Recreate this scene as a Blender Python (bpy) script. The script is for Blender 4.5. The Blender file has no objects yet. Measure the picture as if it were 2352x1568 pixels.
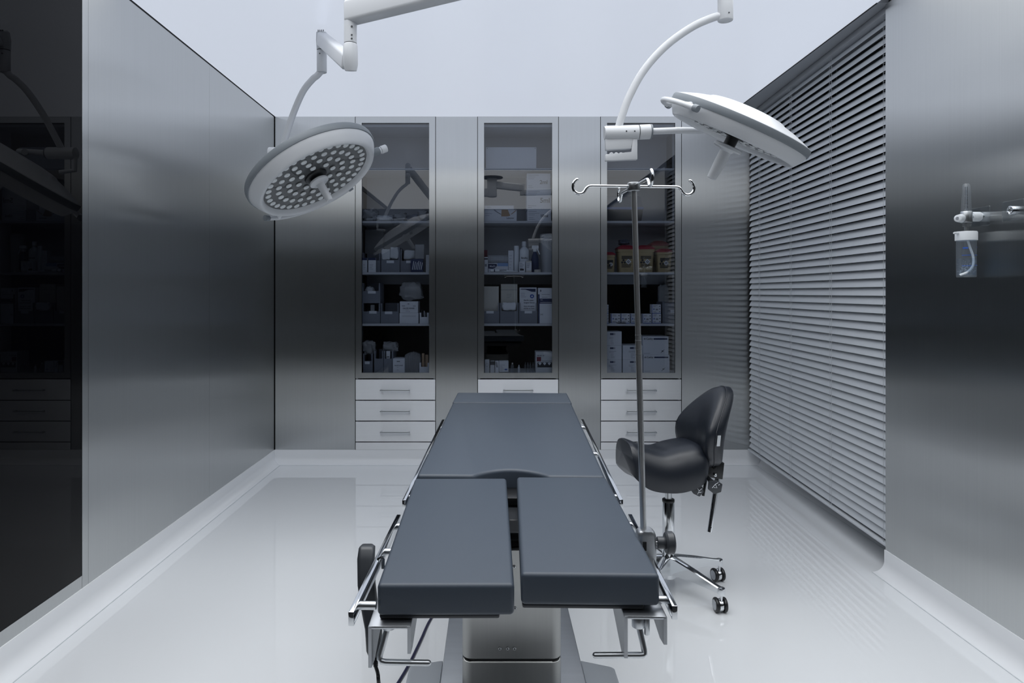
import bpy, bmesh, math, random
from mathutils import Vector, Matrix, noise
rnd = random.Random(7)
PI = math.pi
scene = bpy.context.scene
COL = scene.collection
V = Vector

# ------------------------------------------------------------------ camera
F = 1568.0
CX, CY, CH = 1130.0, 672.0, 1.33          # vanishing point of the room axis, eye height
cam_data = bpy.data.cameras.new('camera')
cam = bpy.data.objects.new('camera', cam_data); COL.objects.link(cam)
cam.location = (0, 0, CH); cam.rotation_euler = (PI/2, 0, 0)
cam_data.sensor_width = 36; cam_data.lens = 24
cam_data.shift_x = (1176-CX)/2352; cam_data.shift_y = -(784-CY)/2352
cam_data.clip_start = 0.02
scene.camera = cam

def P(px, py, d):
    return V(((px-CX)*d/F, d, CH+(CY-py)*d/F))

# ------------------------------------------------------------------ materials
MATS = {}
def newmat(name):
    m = bpy.data.materials.new(name); m.use_nodes = True
    m.node_tree.nodes.clear(); MATS[name] = m
    return m, m.node_tree.nodes, m.node_tree.links
def pbr(name, col, rough=.5, metal=0, spec=.5, bump=None, coat=0, var=0.0, vscale=6, emit=None):
    m, n, l = newmat(name)
    o = n.new('ShaderNodeOutputMaterial'); b = n.new('ShaderNodeBsdfPrincipled')
    b.inputs['Base Color'].default_value = (*col, 1); b.inputs['Roughness'].default_value = rough
    b.inputs['Metallic'].default_value = metal; b.inputs['Specular IOR Level'].default_value = spec
    b.inputs['Coat Weight'].default_value = coat; b.inputs['Coat Roughness'].default_value = .05
    if emit:
        b.inputs['Emission Color'].default_value = (*emit[0], 1); b.inputs['Emission Strength'].default_value = emit[1]
    tc = n.new('ShaderNodeTexCoord')
    if var:
        t = n.new('ShaderNodeTexNoise'); t.inputs['Scale'].default_value = vscale; t.inputs['Detail'].default_value = 3
        l.new(tc.outputs['Object'], t.inputs['Vector'])
        mx = n.new('ShaderNodeMix'); mx.data_type = 'RGBA'
        mx.inputs['A'].default_value = (*[c*(1-var) for c in col], 1); mx.inputs['B'].default_value = (*[min(1, c*(1+var)) for c in col], 1)
        l.new(t.outputs['Fac'], mx.inputs['Factor']); l.new(mx.outputs['Result'], b.inputs['Base Color'])
    if bump:
        t = n.new('ShaderNodeTexNoise'); t.inputs['Scale'].default_value = bump[0]; t.inputs['Detail'].default_value = 4
        l.new(tc.outputs['Object'], t.inputs['Vector'])
        bp = n.new('ShaderNodeBump'); bp.inputs['Strength'].default_value = bump[1]; bp.inputs['Distance'].default_value = bump[2]
        l.new(t.outputs['Fac'], bp.inputs['Height']); l.new(bp.outputs['Normal'], b.inputs['Normal'])
    l.new(b.outputs['BSDF'], o.inputs['Surface'])
    return m
def brushed(name, col, rough, aniso, tangent, stretch, amount=.12):
    m, n, l = newmat(name)
    o = n.new('ShaderNodeOutputMaterial'); g = n.new('ShaderNodeBsdfAnisotropic')
    g.inputs['Roughness'].default_value = rough; g.inputs['Anisotropy'].default_value = aniso
    g.distribution = 'BECKMANN'
    cx = n.new('ShaderNodeCombineXYZ')
    for i, k in enumerate('XYZ'): cx.inputs[k].default_value = tangent[i]
    l.new(cx.outputs[0], g.inputs['Tangent'])
    tc = n.new('ShaderNodeTexCoord'); mp = n.new('ShaderNodeMapping'); mp.inputs['Scale'].default_value = stretch
    l.new(tc.outputs['Object'], mp.inputs['Vector'])
    t = n.new('ShaderNodeTexNoise'); t.inputs['Scale'].default_value = 1; t.inputs['Detail'].default_value = 3
    l.new(mp.outputs['Vector'], t.inputs['Vector'])
    mx = n.new('ShaderNodeMix'); mx.data_type = 'RGBA'
    mx.inputs['A'].default_value = (*[c*(1-amount) for c in col], 1); mx.inputs['B'].default_value = (*[min(1, c*(1+amount)) for c in col], 1)
    l.new(t.outputs['Fac'], mx.inputs['Factor']); l.new(mx.outputs['Result'], g.inputs['Color'])
    l.new(g.outputs[0], o.inputs['Surface'])
    return m
def pane(name, tint, refl=1.0, rough=0.0, body=None, f0=.05):
    """thin clear sheet: Fresnel mirror over a tinted see-through"""
    m, n, l = newmat(name)
    o = n.new('ShaderNodeOutputMaterial'); tr = n.new('ShaderNodeBsdfTransparent'); gl = n.new('ShaderNodeBsdfGlossy')
    tr.inputs[0].default_value = (*tint, 1); gl.inputs['Roughness'].default_value = rough
    gl.inputs['Color'].default_value = (refl, refl, refl, 1)
    lw = n.new('ShaderNodeLayerWeight'); lw.inputs[0].default_value = .5
    pw = n.new('ShaderNodeMath'); pw.operation = 'POWER'; pw.inputs[1].default_value = 5
    l.new(lw.outputs['Facing'], pw.inputs[0])
    fr = n.new('ShaderNodeMath'); fr.operation = 'MULTIPLY_ADD'; fr.inputs[1].default_value = 1-f0; fr.inputs[2].default_value = f0
    l.new(pw.outputs[0], fr.inputs[0])
    mx = n.new('ShaderNodeMixShader')
    l.new(fr.outputs[0], mx.inputs[0]); l.new(gl.outputs[0], mx.inputs[2])
    if body:
        df = n.new('ShaderNodeBsdfDiffuse'); df.inputs[0].default_value = (*body[0], 1)
        m2 = n.new('ShaderNodeMixShader'); m2.inputs[0].default_value = body[1]
        l.new(tr.outputs[0], m2.inputs[1]); l.new(df.outputs[0], m2.inputs[2]); l.new(m2.outputs[0], mx.inputs[1])
    else:
        l.new(tr.outputs[0], mx.inputs[1])
    l.new(mx.outputs[0], o.inputs['Surface'])
    return m

TV = (0.01, 0.003, 1.0)
steel  = brushed('brushed_steel', (.60, .612, .612), .30, .78, TV, (160, 160, 1.5), .035)
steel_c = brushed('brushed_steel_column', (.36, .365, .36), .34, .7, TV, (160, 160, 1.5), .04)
steel_d = brushed('brushed_steel_drawer', (.84, .855, .87), .6, -.5, TV, (1.5, 1.5, 160), .035)
steel_b = brushed('brushed_steel_base', (.62, .64, .66), .48, .3, (1, .01, .01), (1.5, 40, 40), .08)
chrome = pbr('chrome', (.78, .80, .82), .08, 1)
satin  = pbr('satin_steel', (.62, .64, .66), .28, 1)
pole_m = pbr('pole_steel', (.84, .85, .86), .30, 1)
alu    = pbr('satin_aluminium', (.55, .57, .60), .38, 1)
flare_m = pbr('base_plate_steel', (.74, .77, .80), .5, 1)
dark_gap = pbr('shadow_gap', (.012, .013, .015), .8)
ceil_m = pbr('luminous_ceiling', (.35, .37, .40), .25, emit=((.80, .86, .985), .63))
panel_m = pbr('light_panel', (.5, .5, .5), .4, emit=((.88, .91, .95), 1.0))
floor_m = pbr('white_epoxy_floor', (.80, .82, .84), .025, spec=.55, var=.02, vscale=1.2)
cove_m = pbr('white_cove', (.84, .855, .875), .22, spec=.5, var=.015, vscale=3)
sealant = pbr('sealant', (.52, .56, .59), .5, var=.25, vscale=40)
black_glass = pbr('black_glass', (.001, .001, .0015), 0.0, spec=.15)
rear_m = pbr('dark_rear_wall', (.012, .012, .014), .5)
soffit_m = pbr('dark_grey_soffit', (.32, .335, .36), .35, spec=.5)
white  = pbr('white_enamel', (.66, .68, .71), .28, spec=.45)
white_d = pbr('white_plastic', (.72, .75, .78), .4)
rubber = pbr('grey_rubber', (.20, .225, .25), .45)
leather = pbr('slate_leatherette', (.056, .072, .096), .42, spec=.45, bump=(900, .12, .001))
leather_k = pbr('dark_leatherette', (.009, .0125, .020), .36, spec=.65, bump=(1100, .12, .001))
black_p = pbr('black_plastic', (.012, .013, .015), .35)
dark_p = pbr('dark_grey_plastic', (.045, .05, .058), .35)
lampface = pbr('lamp_face', (.10, .105, .11), .12, spec=.6)
lens_m = pbr('led_lens', (.75, .78, .80), .15, spec=.8)
slat_m = pbr('slat_grey', (.60, .63, .665), .40, spec=.5)
cordm  = pbr('blind_cord', (.45, .47, .5), .7)
cab_in = pbr('cabinet_inside', (.62, .64, .67), .5)
shelf_m = pbr('shelf_grey', (.52, .54, .57), .4)
glass  = pane('cabinet_glass', (.53, .56, .61), f0=.095)
clear  = pane('clear_plastic', (.93, .95, .97), body=((.75, .8, .85), .05))
clear_plate = pane('clear_acrylic', (.96, .97, .98))
water_m = pane('water', (.85, .9, .95), body=((.6, .68, .75), .03))
bagm   = pane('polythene', (.7, .72, .74), rough=.2, body=((.62, .64, .66), .42))
carton = pbr('white_carton', (.74, .77, .82), .6)
carton2 = pbr('offwhite_carton', (.62, .65, .68), .6)
cream  = pbr('cream_wrap', (.60, .59, .54), .7)
tan    = pbr('tan_ink', (.42, .30, .20), .7)
ink    = pbr('black_ink', (.02, .022, .028), .6)
greyink = pbr('grey_ink', (.25, .27, .30), .6)
navy   = pbr('navy_ink', (.02, .035, .10), .5)
blue   = pbr('blue_ink', (.03, .10, .42), .5)
paleblue = pbr('pale_blue_ink', (.22, .36, .62), .5)
bin_m  = pbr('grey_bin', (.20, .22, .26), .45)
sharps = pbr('sharps_yellow', (.45, .36, .20), .5)
redm   = pbr('red_lid', (.33, .02, .04), .4)
maroon = pbr('maroon_ink', (.16, .02, .04), .5)
casem  = pbr('case_slate', (.10, .12, .16), .5)
cased  = pbr('case_dark', (.035, .04, .05), .5)
caseb  = pbr('case_blue', (.12, .19, .42), .4)
tube_w = pbr('white_tube', (.78, .82, .86), .35)
cable_m = pbr('navy_cable', (.012, .012, .05), .4)

# ------------------------------------------------------------------ mesh builder
TEXTS = {}
def text_mesh(s):
    if s not in TEXTS:
        c = bpy.data.curves.new('t', 'FONT'); c.body = s; c.size = 1; c.align_x = 'LEFT'; c.offset = .014
        o = bpy.data.objects.new('t', c); COL.objects.link(o)
        bpy.context.view_layer.update()
        dg = bpy.context.evaluated_depsgraph_get()
        m = bpy.data.meshes.new_from_object(o.evaluated_get(dg))
        vs = [tuple(v.co) for v in m.vertices]; fs = [tuple(p.vertices) for p in m.polygons]
        w = max([v[0] for v in vs] or [1])
        bpy.data.objects.remove(o); bpy.data.curves.remove(c); bpy.data.meshes.remove(m)
        TEXTS[s] = (vs, fs, w)
    return TEXTS[s]

class MB:
    def __init__(s): s.v = []; s.f = []; s.fm = []; s.mats = []
    def mi(s, m):
        if m not in s.mats: s.mats.append(m)
        return s.mats.index(m)
    def add(s, vs, fs, m, M=None):
        k = len(s.v); i = s.mi(m)
        for p in vs:
            p = V(p); s.v.append(M @ p if M is not None else p)
        for f in fs: s.f.append(tuple(a+k for a in f)); s.fm.append(i)
        return s
    def _bm(s, bm, m, M=None):
        bm.verts.index_update()
        s.add([v.co.copy() for v in bm.verts], [[v.index for v in f.verts] for f in bm.faces], m, M); bm.free()
        return s
    def box(s, x0, x1, y0, y1, z0, z1, m, bev=0, seg=2, M=None):
        vs = [(x, y, z) for z in (z0, z1) for y in (y0, y1) for x in (x0, x1)]
        fs = [(0,2,3,1), (4,5,7,6), (0,1,5,4), (2,6,7,3), (0,4,6,2), (1,3,7,5)]
        if not bev: return s.add(vs, fs, m, M)
        bm = bmesh.new(); b = [bm.verts.new(v) for v in vs]
        for f in fs: bm.faces.new([b[i] for i in f])
        bmesh.ops.bevel(bm, geom=bm.edges[:], offset=bev, segments=seg, profile=.5, affect='EDGES')
        return s._bm(bm, m, M)
    def prism(s, poly, h0, h1, m, M=None, bev=0, seg=3):
        """poly in xy, extruded z h0..h1"""
        n = len(poly)
        a = sum(poly[i][0]*poly[(i+1) % n][1]-poly[(i+1) % n][0]*poly[i][1] for i in range(n))
        if a < 0: poly = poly[::-1]
        vs = [(x, y, h0) for x, y in poly]+[(x, y, h1) for x, y in poly]
        fs = [tuple(range(n-1, -1, -1)), tuple(range(n, 2*n))]+[(i, (i+1) % n, n+(i+1) % n, n+i) for i in range(n)]
        if not bev: return s.add(vs, fs, m, M)
        bm = bmesh.new(); b = [bm.verts.new(v) for v in vs]
        for f in fs: bm.faces.new([b[i] for i in f])
        bm.normal_update(); es = [e for e in bm.edges if len(e.link_faces) == 2 and e.calc_face_angle() > .5]
        bmesh.ops.bevel(bm, geom=es, offset=bev, segments=seg, profile=.5, affect='EDGES')
        return s._bm(bm, m, M)
    def tube(s, pts, r, m, n=12, cap=True, M=None, round_end=False):
        pts = [V(p) for p in pts]; k = len(pts)
        rs = r if isinstance(r, (list, tuple)) else [r]*k
        rs = list(rs)
        if round_end:
            t0 = (pts[0]-pts[1]).normalized(); t1 = (pts[-1]-pts[-2]).normalized(); a, b = rs[0], rs[-1]
            pts = [pts[0]+t0*a*.95, pts[0]+t0*a*.6]+pts+[pts[-1]+t1*b*.6, pts[-1]+t1*b*.95]
            rs = [a*.25, a*.78]+rs+[b*.78, b*.25]; k = len(pts)
        T = []
        for i in range(k):
            t = (pts[min(i+1, k-1)]-pts[max(i-1, 0)])
            T.append(t.normalized())
        up = V((0, 0, 1)) if abs(T[0].z) < .9 else V((1, 0, 0))
        N = (up-T[0]*up.dot(T[0])).normalized()
        vs = []; fs = []
        for i in range(k):
            N = (N-T[i]*N.dot(T[i])).normalized(); B = T[i].cross(N)
            for j in range(n):
                a = 2*PI*j/n; vs.append(pts[i]+(N*math.cos(a)+B*math.sin(a))*rs[i])
        for i in range(k-1):
            for j in range(n):
                fs.append((i*n+j, i*n+(j+1) % n, (i+1)*n+(j+1) % n, (i+1)*n+j))
        if cap: fs += [tuple(range(n-1, -1, -1)), tuple(range((k-1)*n, k*n))]
        return s.add(vs, fs, m, M)
    def cyl(s, p0, p1, r, m, n=24, r1=None, bev=0, M=None):
        p0 = V(p0); p1 = V(p1); r1 = r if r1 is None else r1
        if bev:
            t = (p1-p0).normalized()
            return s.tube([p0, p0+t*bev*.3, p0+t*bev, p1-t*bev, p1-t*bev*.3, p1], [r-bev, r-bev*.3, r, r1, r1-bev*.3, r1-bev], m, n, True, M)
        return s.tube([p0, p1], [r, r1], m, n, True, M)
    def lathe(s, prof, m, M=None, n=48):
        """prof: list of (r, z) or (r, z, mat) - mat applies to the band after it"""
        k = len(prof); vs = []
        for q in prof:
            for j in range(n):
                a = 2*PI*j/n; vs.append((q[0]*math.cos(a), q[0]*math.sin(a), q[1]))
        base = len(s.v)
        for p in vs:
            p = V(p); s.v.append(M @ p if M is not None else p)
        cur = m
        for i in range(k-1):
            if len(prof[i]) > 2: cur = prof[i][2]
            mi = s.mi(cur)
            for j in range(n):
                s.f.append((base+i*n+j, base+i*n+(j+1) % n, base+(i+1)*n+(j+1) % n, base+(i+1)*n+j)); s.fm.append(mi)
        return s
    def loft(s, secs, m, cap=True, M=None):
        n = len(secs[0]); vs = [p for q in secs for p in q]; fs = []
        for i in range(len(secs)-1):
            for j in range(n): fs.append((i*n+j, i*n+(j+1) % n, (i+1)*n+(j+1) % n, (i+1)*n+j))
        if cap: fs += [tuple(range(n-1, -1, -1)), tuple(range((len(secs)-1)*n, len(secs)*n))]
        return s.add(vs, fs, m, M)
    def ball(s, c, rx, ry, rz, m, n=16, M=None, nz=0, seed=0, pw=1.0):
        vs = []; fs = []; k = n//2+1
        def sp(x): return math.copysign(abs(x)**pw, x)
        for i in range(k):
            t = PI*i/(k-1)
            for j in range(n):
                a = 2*PI*j/n
                d = V((sp(math.sin(t))*sp(math.cos(a)), sp(math.sin(t))*sp(math.sin(a)), sp(math.cos(t))))
                e = 1+nz*noise.noise(d*2.3+V((seed, seed*1.7, 3)))+nz*.28*noise.noise(d*5+V((seed*3, 1, seed))) if nz else 1
                vs.append(V(c)+V((d.x*rx*e, d.y*ry*e, d.z*rz*e)))
        for i in range(k-1):
            for j in range(n): fs.append((i*n+j, (i+1)*n+j, (i+1)*n+(j+1) % n, i*n+(j+1) % n))
        return s.add(vs, fs, m, M)
    def text(s, t, x, y, z, size, m, maxw=None):
        """text on a face that looks toward -Y, baseline start at x, z"""
        vs, fs, w = text_mesh(t)
        sx = size if not maxw or w*size <= maxw else maxw/w
        return s.add([(x+a*sx, y, z+b*size) for a, b, c in vs], fs, m)
    def frect(s, x0, x1, z0, z1, y, m):
        return s.add([(x0, y, z0), (x1, y, z0), (x1, y, z1), (x0, y, z1)], [(0, 1, 2, 3)], m)
    def build(s, name, parent=None, angle=38, base=None, subsurf=0, ):
        off = V((0, 0, 0))
        if parent:
            r = parent
            while r.parent: r = r.parent
            off = r.location.copy()
        elif base is not None: off = V(base)
        me = bpy.data.meshes.new(name)
        me.from_pydata([v-off for v in s.v], [], s.f)
        for m in s.mats: me.materials.append(m)
        me.polygons.foreach_set('material_index', s.fm)
        bm = bmesh.new(); bm.from_mesh(me)
        bmesh.ops.remove_doubles(bm, verts=bm.verts[:], dist=2e-6)
        bmesh.ops.recalc_face_normals(bm, faces=bm.faces[:])
        for f in bm.faces: f.smooth = True
        th = math.radians(angle)
        for e in bm.edges:
            if len(e.link_faces) == 2 and e.calc_face_angle() > th: e.smooth = False
        bm.to_mesh(me); bm.free()
        o = bpy.data.objects.new(name, me); COL.objects.link(o)
        if parent: o.parent = parent
        elif base is not None: o.location = off
        if subsurf:
            md = o.modifiers.new('s', 'SUBSURF'); md.levels = subsurf; md.render_levels = subsurf
        return o

def tag(o, label, cat, group=None):
    o['label'] = label; o['category'] = cat
    if group: o['group'] = group
    return o
def thing(name, label, cat, loc, group=None):
    o = bpy.data.objects.new(name, None); COL.objects.link(o); o.location = loc; o.empty_display_size = .05
    return tag(o, label, cat, group)
def struct(o):
    o['kind'] = 'structure'; return o
def part_copy(o, parent, loc):
    c = o.copy(); COL.objects.link(c); c.parent = parent; c.location = loc
    return c

# ------------------------------------------------------------------ room shell
XL, XR, YB, ZC = -1.695, 1.872, 5.316, 2.70
YR = -0.50                                   # wall behind the camera
YE = 3.247                                   # where the near right wall ends
SK = .108

m = MB(); m.box(XL-.05, 2.16, YR-.05, YB+.45, -.06, 0, floor_m); struct(m.build('floor'))
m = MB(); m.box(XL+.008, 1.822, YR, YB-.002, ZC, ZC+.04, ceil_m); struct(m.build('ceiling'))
m = MB(); m.box(-1.66, 1.80, -.46, 3.08, ZC-.006, ZC-.0005, panel_m)
for a in ((-1.67, -1.66, -.47, 3.09), (1.80, 1.81, -.47, 3.09), (-1.66, 1.80, -.47, -.46), (-1.66, 1.80, 3.08, 3.09)): m.box(*a, ZC-.010, ZC-.0005, white)
cl_ = thing('ceiling_light', 'large flat ceiling light over the near half of the room', 'light', (.07, 1.31, ZC-.01))
m.build('light_panel', cl_)
ld = bpy.data.lights.new('lamp', 'AREA'); ld.shape = 'RECTANGLE'; ld.size = 3.2; ld.size_y = 2.1; ld.energy = 30; ld.color = (.97, .98, .99); ld.spread = math.radians(125)  # added area light; brightens the floor, limited spread keeps it out of steel reflections
lo = bpy.data.objects.new('lamp', ld); COL.objects.link(lo); lo.parent = cl_; lo.location = (0, .70, -.002)
m = MB()
m.box(1.822, 2.16, YE-.02, YB-.002, ZC, ZC+.04, soffit_m)
m.box(1.8175, 1.822, YE-.02, YB-.004, ZC-.004, ZC+.03, dark_gap)
struct(m.build('trim_1'))
m = MB(); m.box(XL-.05, 2.16, YR-.06, YB+.45, ZC+.045, ZC+.07, dark_gap); struct(m.build('trim_2'))
# wall behind the camera: dark
m = MB(); m.box(XL-.05, 2.16, YR-.06, YR, 0, ZC+.045, rear_m); struct(m.build('wall_rear'))
# left wall: steel panels on a dark carrier, black glass door nearer the camera
m = MB()
m.box(XL-.05, XL-.012, YR, YB+.45, 0, ZC+.045, dark_gap)
for y0, y1 in ((2.8245, 2.8665), (2.868, 4.094), (4.0955, YB-.008)):
    m.box(XL-.014, XL, y0, y1, SK-.005, ZC-.004, steel)
struct(m.build('wall_left'))
d1 = MB(); d1.box(XL-.012, XL-.0005, YR+.002, 2.8225, .162, ZC-.004, black_glass); d1o = struct(d1.build('door_1'))
d2 = MB(); d2.box(XL-.012, XL, YR+.002, 2.8225, SK-.005, .1605, steel); d2.build('bottom_rail', d1o)
# near right wall and the recess of the window
m = MB(); m.box(XR, XR+.05, YR, YE, SK-.005, ZC, steel); m.box(XR+.003, 2.16, YR, YE-.001, 0, ZC+.045, dark_gap)
struct(m.build('wall_right'))
m = MB()
m.box(2.10, 2.16, YE, YB+.45, 0, .16, cove_m); m.box(2.10, 2.16, YE, YB+.45, 2.62, ZC+.045, rear_m)
m.box(2.10, 2.16, YE, YE+.06, .16, 2.62, rear_m); m.box(2.10, 2.16, YB-.1, YB+.45, .16, 2.62, rear_m)
struct(m.build('wall_window'))
m = MB()
for y0, y1 in ((YE+.06, YE+.11), (4.25, 4.30), (YB-.15, YB-.1)): m.box(2.09, 2.14, y0, y1, .16, 2.62, dark_p)
m.box(2.09, 2.14, YE+.06, YB-.1, .16, .21, dark_p); m.box(2.09, 2.14, YE+.06, YB-.1, 2.57, 2.62, dark_p)
wf = struct(m.build('window_1'))
m = MB(); m.box(2.115, 2.121, YE+.11, 4.25, .21, 2.57, black_glass); m.build('glass_pane', wf)
m = MB(); m.box(2.115, 2.121, 4.30, YB-.15, .21, 2.57, black_glass); m.build('glass_pane', wf)

# back wall: steel panels with three openings for the cabinets
def bx(px): return (px-CX)*YB/F
def bz(py): return CH+(CY-py)*YB/F
G = .0022
CAB = [(816, 1000.5), (1097, 1283), (1379.5, 1565.5)]
m = MB()
edges = [631.5, 816, 1000.5, 1097, 1283, 1379.5, 1565.5, 1724]
for i in (0, 2, 4, 6):
    x0, x1 = bx(edges[i]), bx(edges[i+1])
    m.box(x0+G, x1-G, YB, YB+.016, SK-.004, ZC+.02, steel)
    m.box(x0-.001, x1+.001, YB+.017, YB+.05, 0, ZC+.045, dark_gap)
m.box(bx(1724)-.006, 2.16, YB, YB+.016, SK-.004, ZC+.02, steel)
m.box(bx(1724), 2.16, YB+.017, YB+.05, 0, ZC+.045, dark_gap)
m.box(XL-.05, 2.16, YB+.43, YB+.45, 0, ZC+.045, dark_gap)
struct(m.build('wall_back'))

# coved skirting
def cove(name, p0, p1, inward):
    """p0->p1 along the wall foot, inward = horizontal unit vector into the room"""
    p0 = V(p0); p1 = V(p1); w = V(inward)
    R = .055
    prof = [(.0, SK), (.0035, SK), (.004, SK-.004), (.004, R)]
    for k in range(1, 10):
        a = PI/2*k/10; prof.append((.004+R*(1-math.cos(a)), R-R*math.sin(a)+.002*math.sin(a)))
    prof += [(.004+R, .002), (.006+R, .0), (0, 0)]
    s0 = [p0+w*a+V((0, 0, b)) for a, b in prof]; s1 = [p1+w*a+V((0, 0, b)) for a, b in prof]
    m = MB(); m.loft([s0, s1], cove_m)
    q = [(.0605, .0002), (.0605, .0011), (.0632, .0011), (.0632, .0002)]
    m.loft([[p + w*a + V((0, 0, b)) for a, b in q] for p in (p0, p1)], sealant)
    return struct(m.build(name))
cove('baseboard_left', (XL, YR, 0), (XL, YB, 0), (1, 0, 0))
cove('baseboard_back', (XL, YB, 0), (2.10, YB, 0), (0, -1, 0))
cove('baseboard_right', (XR, YR, 0), (XR, YE+.004, 0), (-1, 0, 0))
cove('baseboard_window', (2.10, YE, 0), (2.10, YB, 0), (-1, 0, 0))

# ------------------------------------------------------------------ cabinets
SH_PY = [386, 507, 625, 743]
SH_Z = [CH+(CY-y)*5.345/F for y in SH_PY]
FLOORZ = .700
cab_labels = ['steel glass-door cabinet nearest the left wall, its shelves half hidden by the large lamp',
              'steel glass-door cabinet in the middle, behind the head of the operating table',
              'steel glass-door cabinet nearest the window blind, behind the drip pole']
DY = YB+.014
def make_cabinet(i):
    a, b = CAB[i]; x0, x1 = bx(a)+G, bx(b)-G
    c = thing('display_cabinet', cab_labels[i], 'cabinet', ((x0+x1)/2, YB, 0), 'glass-door cabinets along the back wall')
    # carcass
    m = MB(); t = .016; y0, y1 = YB+.022, YB+.40
    m.box(x0, x0+t, y0, y1, SK, ZC-.01, cab_in); m.box(x1-t, x1, y0, y1, SK, ZC-.01, cab_in)
    m.box(x0+t, x1-t, y1-.012, y1, SK, ZC-.01, cab_in)
    m.box(x0+t, x1-t, y0, y1-.012, 2.625, 2.645, cab_in); m.box(x0+t, x1-t, y0, y1-.012, FLOORZ-.02, FLOORZ, cab_in)
    m.box(x0+t, x1-t, y0+.02, y1-.012, SK, SK+.02, cab_in)
    m.build('carcass', c)
    for z in SH_Z:
        s = MB(); s.box(x0+t, x1-t, y0+.006, y1-.013, z-.018, z, shelf_m, .001, 1); s.build('shelf', c)
    # glazed door
    ix0, ix1, iz0, iz1 = x0+.048, x1-.048, bz(856), bz(282)
    dz0, dz1 = bz(868.5), ZC-.0005
    m = MB()
    m.box(x0, ix0, YB, YB+.019, dz0, dz1, steel); m.box(ix1, x1, YB, YB+.019, dz0, dz1, steel)
    m.box(ix0, ix1, YB, YB+.019, dz0, iz0, steel); m.box(ix0, ix1, YB, YB+.019, iz1, dz1, steel)
    d = m.build('door', c)
    m = MB(); yy = YB+.006
    m.add([(ix0, yy, iz0), (ix1, yy, iz0), (ix1, yy, iz1), (ix0, yy, iz1)], [(0, 1, 2, 3)], glass); m.build('glass_pane', d)
    # drawers
    for pa, pb in ((871, 918), (919.8, 965.8), (967.6, 1013.8)):
        m = MB(); m.box(x0, x1, YB, YB+.019, bz(pb), bz(pa), steel_d, .0012, 1)
        dr = m.build('drawer', c)
        zc = bz(pa)+(bz(pb)-bz(pa))*.52; xc = (x0+x1)/2; hw = .117
        h = MB(); h.box(xc-hw, xc+hw, YB-.034, YB-.026, zc-.0065, zc+.0065, satin, .0015, 2)
        for sx in (-1, 1): h.box(xc+sx*(hw-.009)-.006, xc+sx*(hw-.009)+.006, YB-.027, YB+.001, zc-.0065, zc+.0065, satin, .0012, 1)
        h.build('handle', dr)
    m = MB(); m.box(x0, x1, YB, YB+.019, SK, bz(1015.5), steel_d, .001, 1); m.build('plinth', c)
    return c
for i in range(3): make_cabinet(i)

# ------------------------------------------------------------------ things in the cabinets
DI = 5.372                                    # front of most things on the shelves
def X(px, d=DI): return (px-CX)*d/F
def Zp(py, d=DI): return CH+(CY-py)*d/F
S1, S2, S3, S4 = SH_Z; S5 = FLOORZ

def lines(m, x0, x1, z1, n, dz, y, mat, th=.0022):
    for k in range(n):
        w = (x1-x0)*rnd.uniform(.45, 1)
        m.frect(x0, x0+w, z1-k*dz-th, z1-k*dz, y, mat)
def cartonbox(name, label, cat, a, b, top, z0, mat=carton, d=DI, dep=.12, group=None, deco=None, ztop=None):
    x0, x1 = X(a, d), X(b, d); z1 = Zp(top, d) if ztop is None else ztop
    m = MB(); m.box(x0, x1, d, d+dep, z0, z1, mat, .0012, 1)
    # lid flap line
    if deco: deco(m, x0, x1, z0, z1, d-.0006)
    o = m.build(name, base=((x0+x1)/2, d+dep/2, z0)); tag(o, label, cat, group); return o
def storage_bin(label, a, b, top, z0, lab=None, d=DI, dep=.2, front=.6, group=None):
    x0, x1 = X(a, d), X(b, d); z1 = Zp(top, d); h = z1-z0; t = .0045
    c = thing('storage_bin', label, 'bin', ((x0+x1)/2, d+dep/2, z0), group)
    m = MB()
    fz = z0+h*front
    m.box(x0, x1, d, d+t, z0, fz, bin_m); m.box(x0, x0+.011, d, d+t, fz, z1, bin_m); m.box(x1-.011, x1, d, d+t, fz, z1, bin_m)
    m.box(x0, x0+t, d+t, d+dep, z0, z1, bin_m); m.box(x1-t, x1, d+t, d+dep, z0, z1, bin_m)
    m.box(x0+t, x1-t, d+dep-t, d+dep, z0, z1, bin_m); m.box(x0+t, x1-t, d+t, d+dep-t, z0, z0+t, bin_m)
    m.build('tub', c)
    if lab:
        m = MB(); m.box(X(lab[0], d), X(lab[1], d), d-.0015, d-.0002, Zp(lab[3], d), Zp(lab[2], d), carton); m.build('paper_label', c)
    return c
def pillow(name, label, cat, a, b, top, z0, mat, d=DI, dep=.09, nz=.25, seed=1, pw=.6, group=None, ztop=None):
    x0, x1 = X(a, d), X(b, d); z1 = Zp(top, d) if ztop is None else ztop
    m = MB(); m.ball(((x0+x1)/2, d+dep/2, (z0+z1)/2), (x1-x0)/2, dep/2, (z1-z0)/2, mat, 28, nz=nz, seed=seed, pw=pw)
    zmin = min(v.z for v in m.v)
    for v in m.v: v.z += z0-zmin
    o = m.build(name, base=((x0+x1)/2, d+dep/2, z0), angle=60); tag(o, label, cat, group); return o

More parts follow.
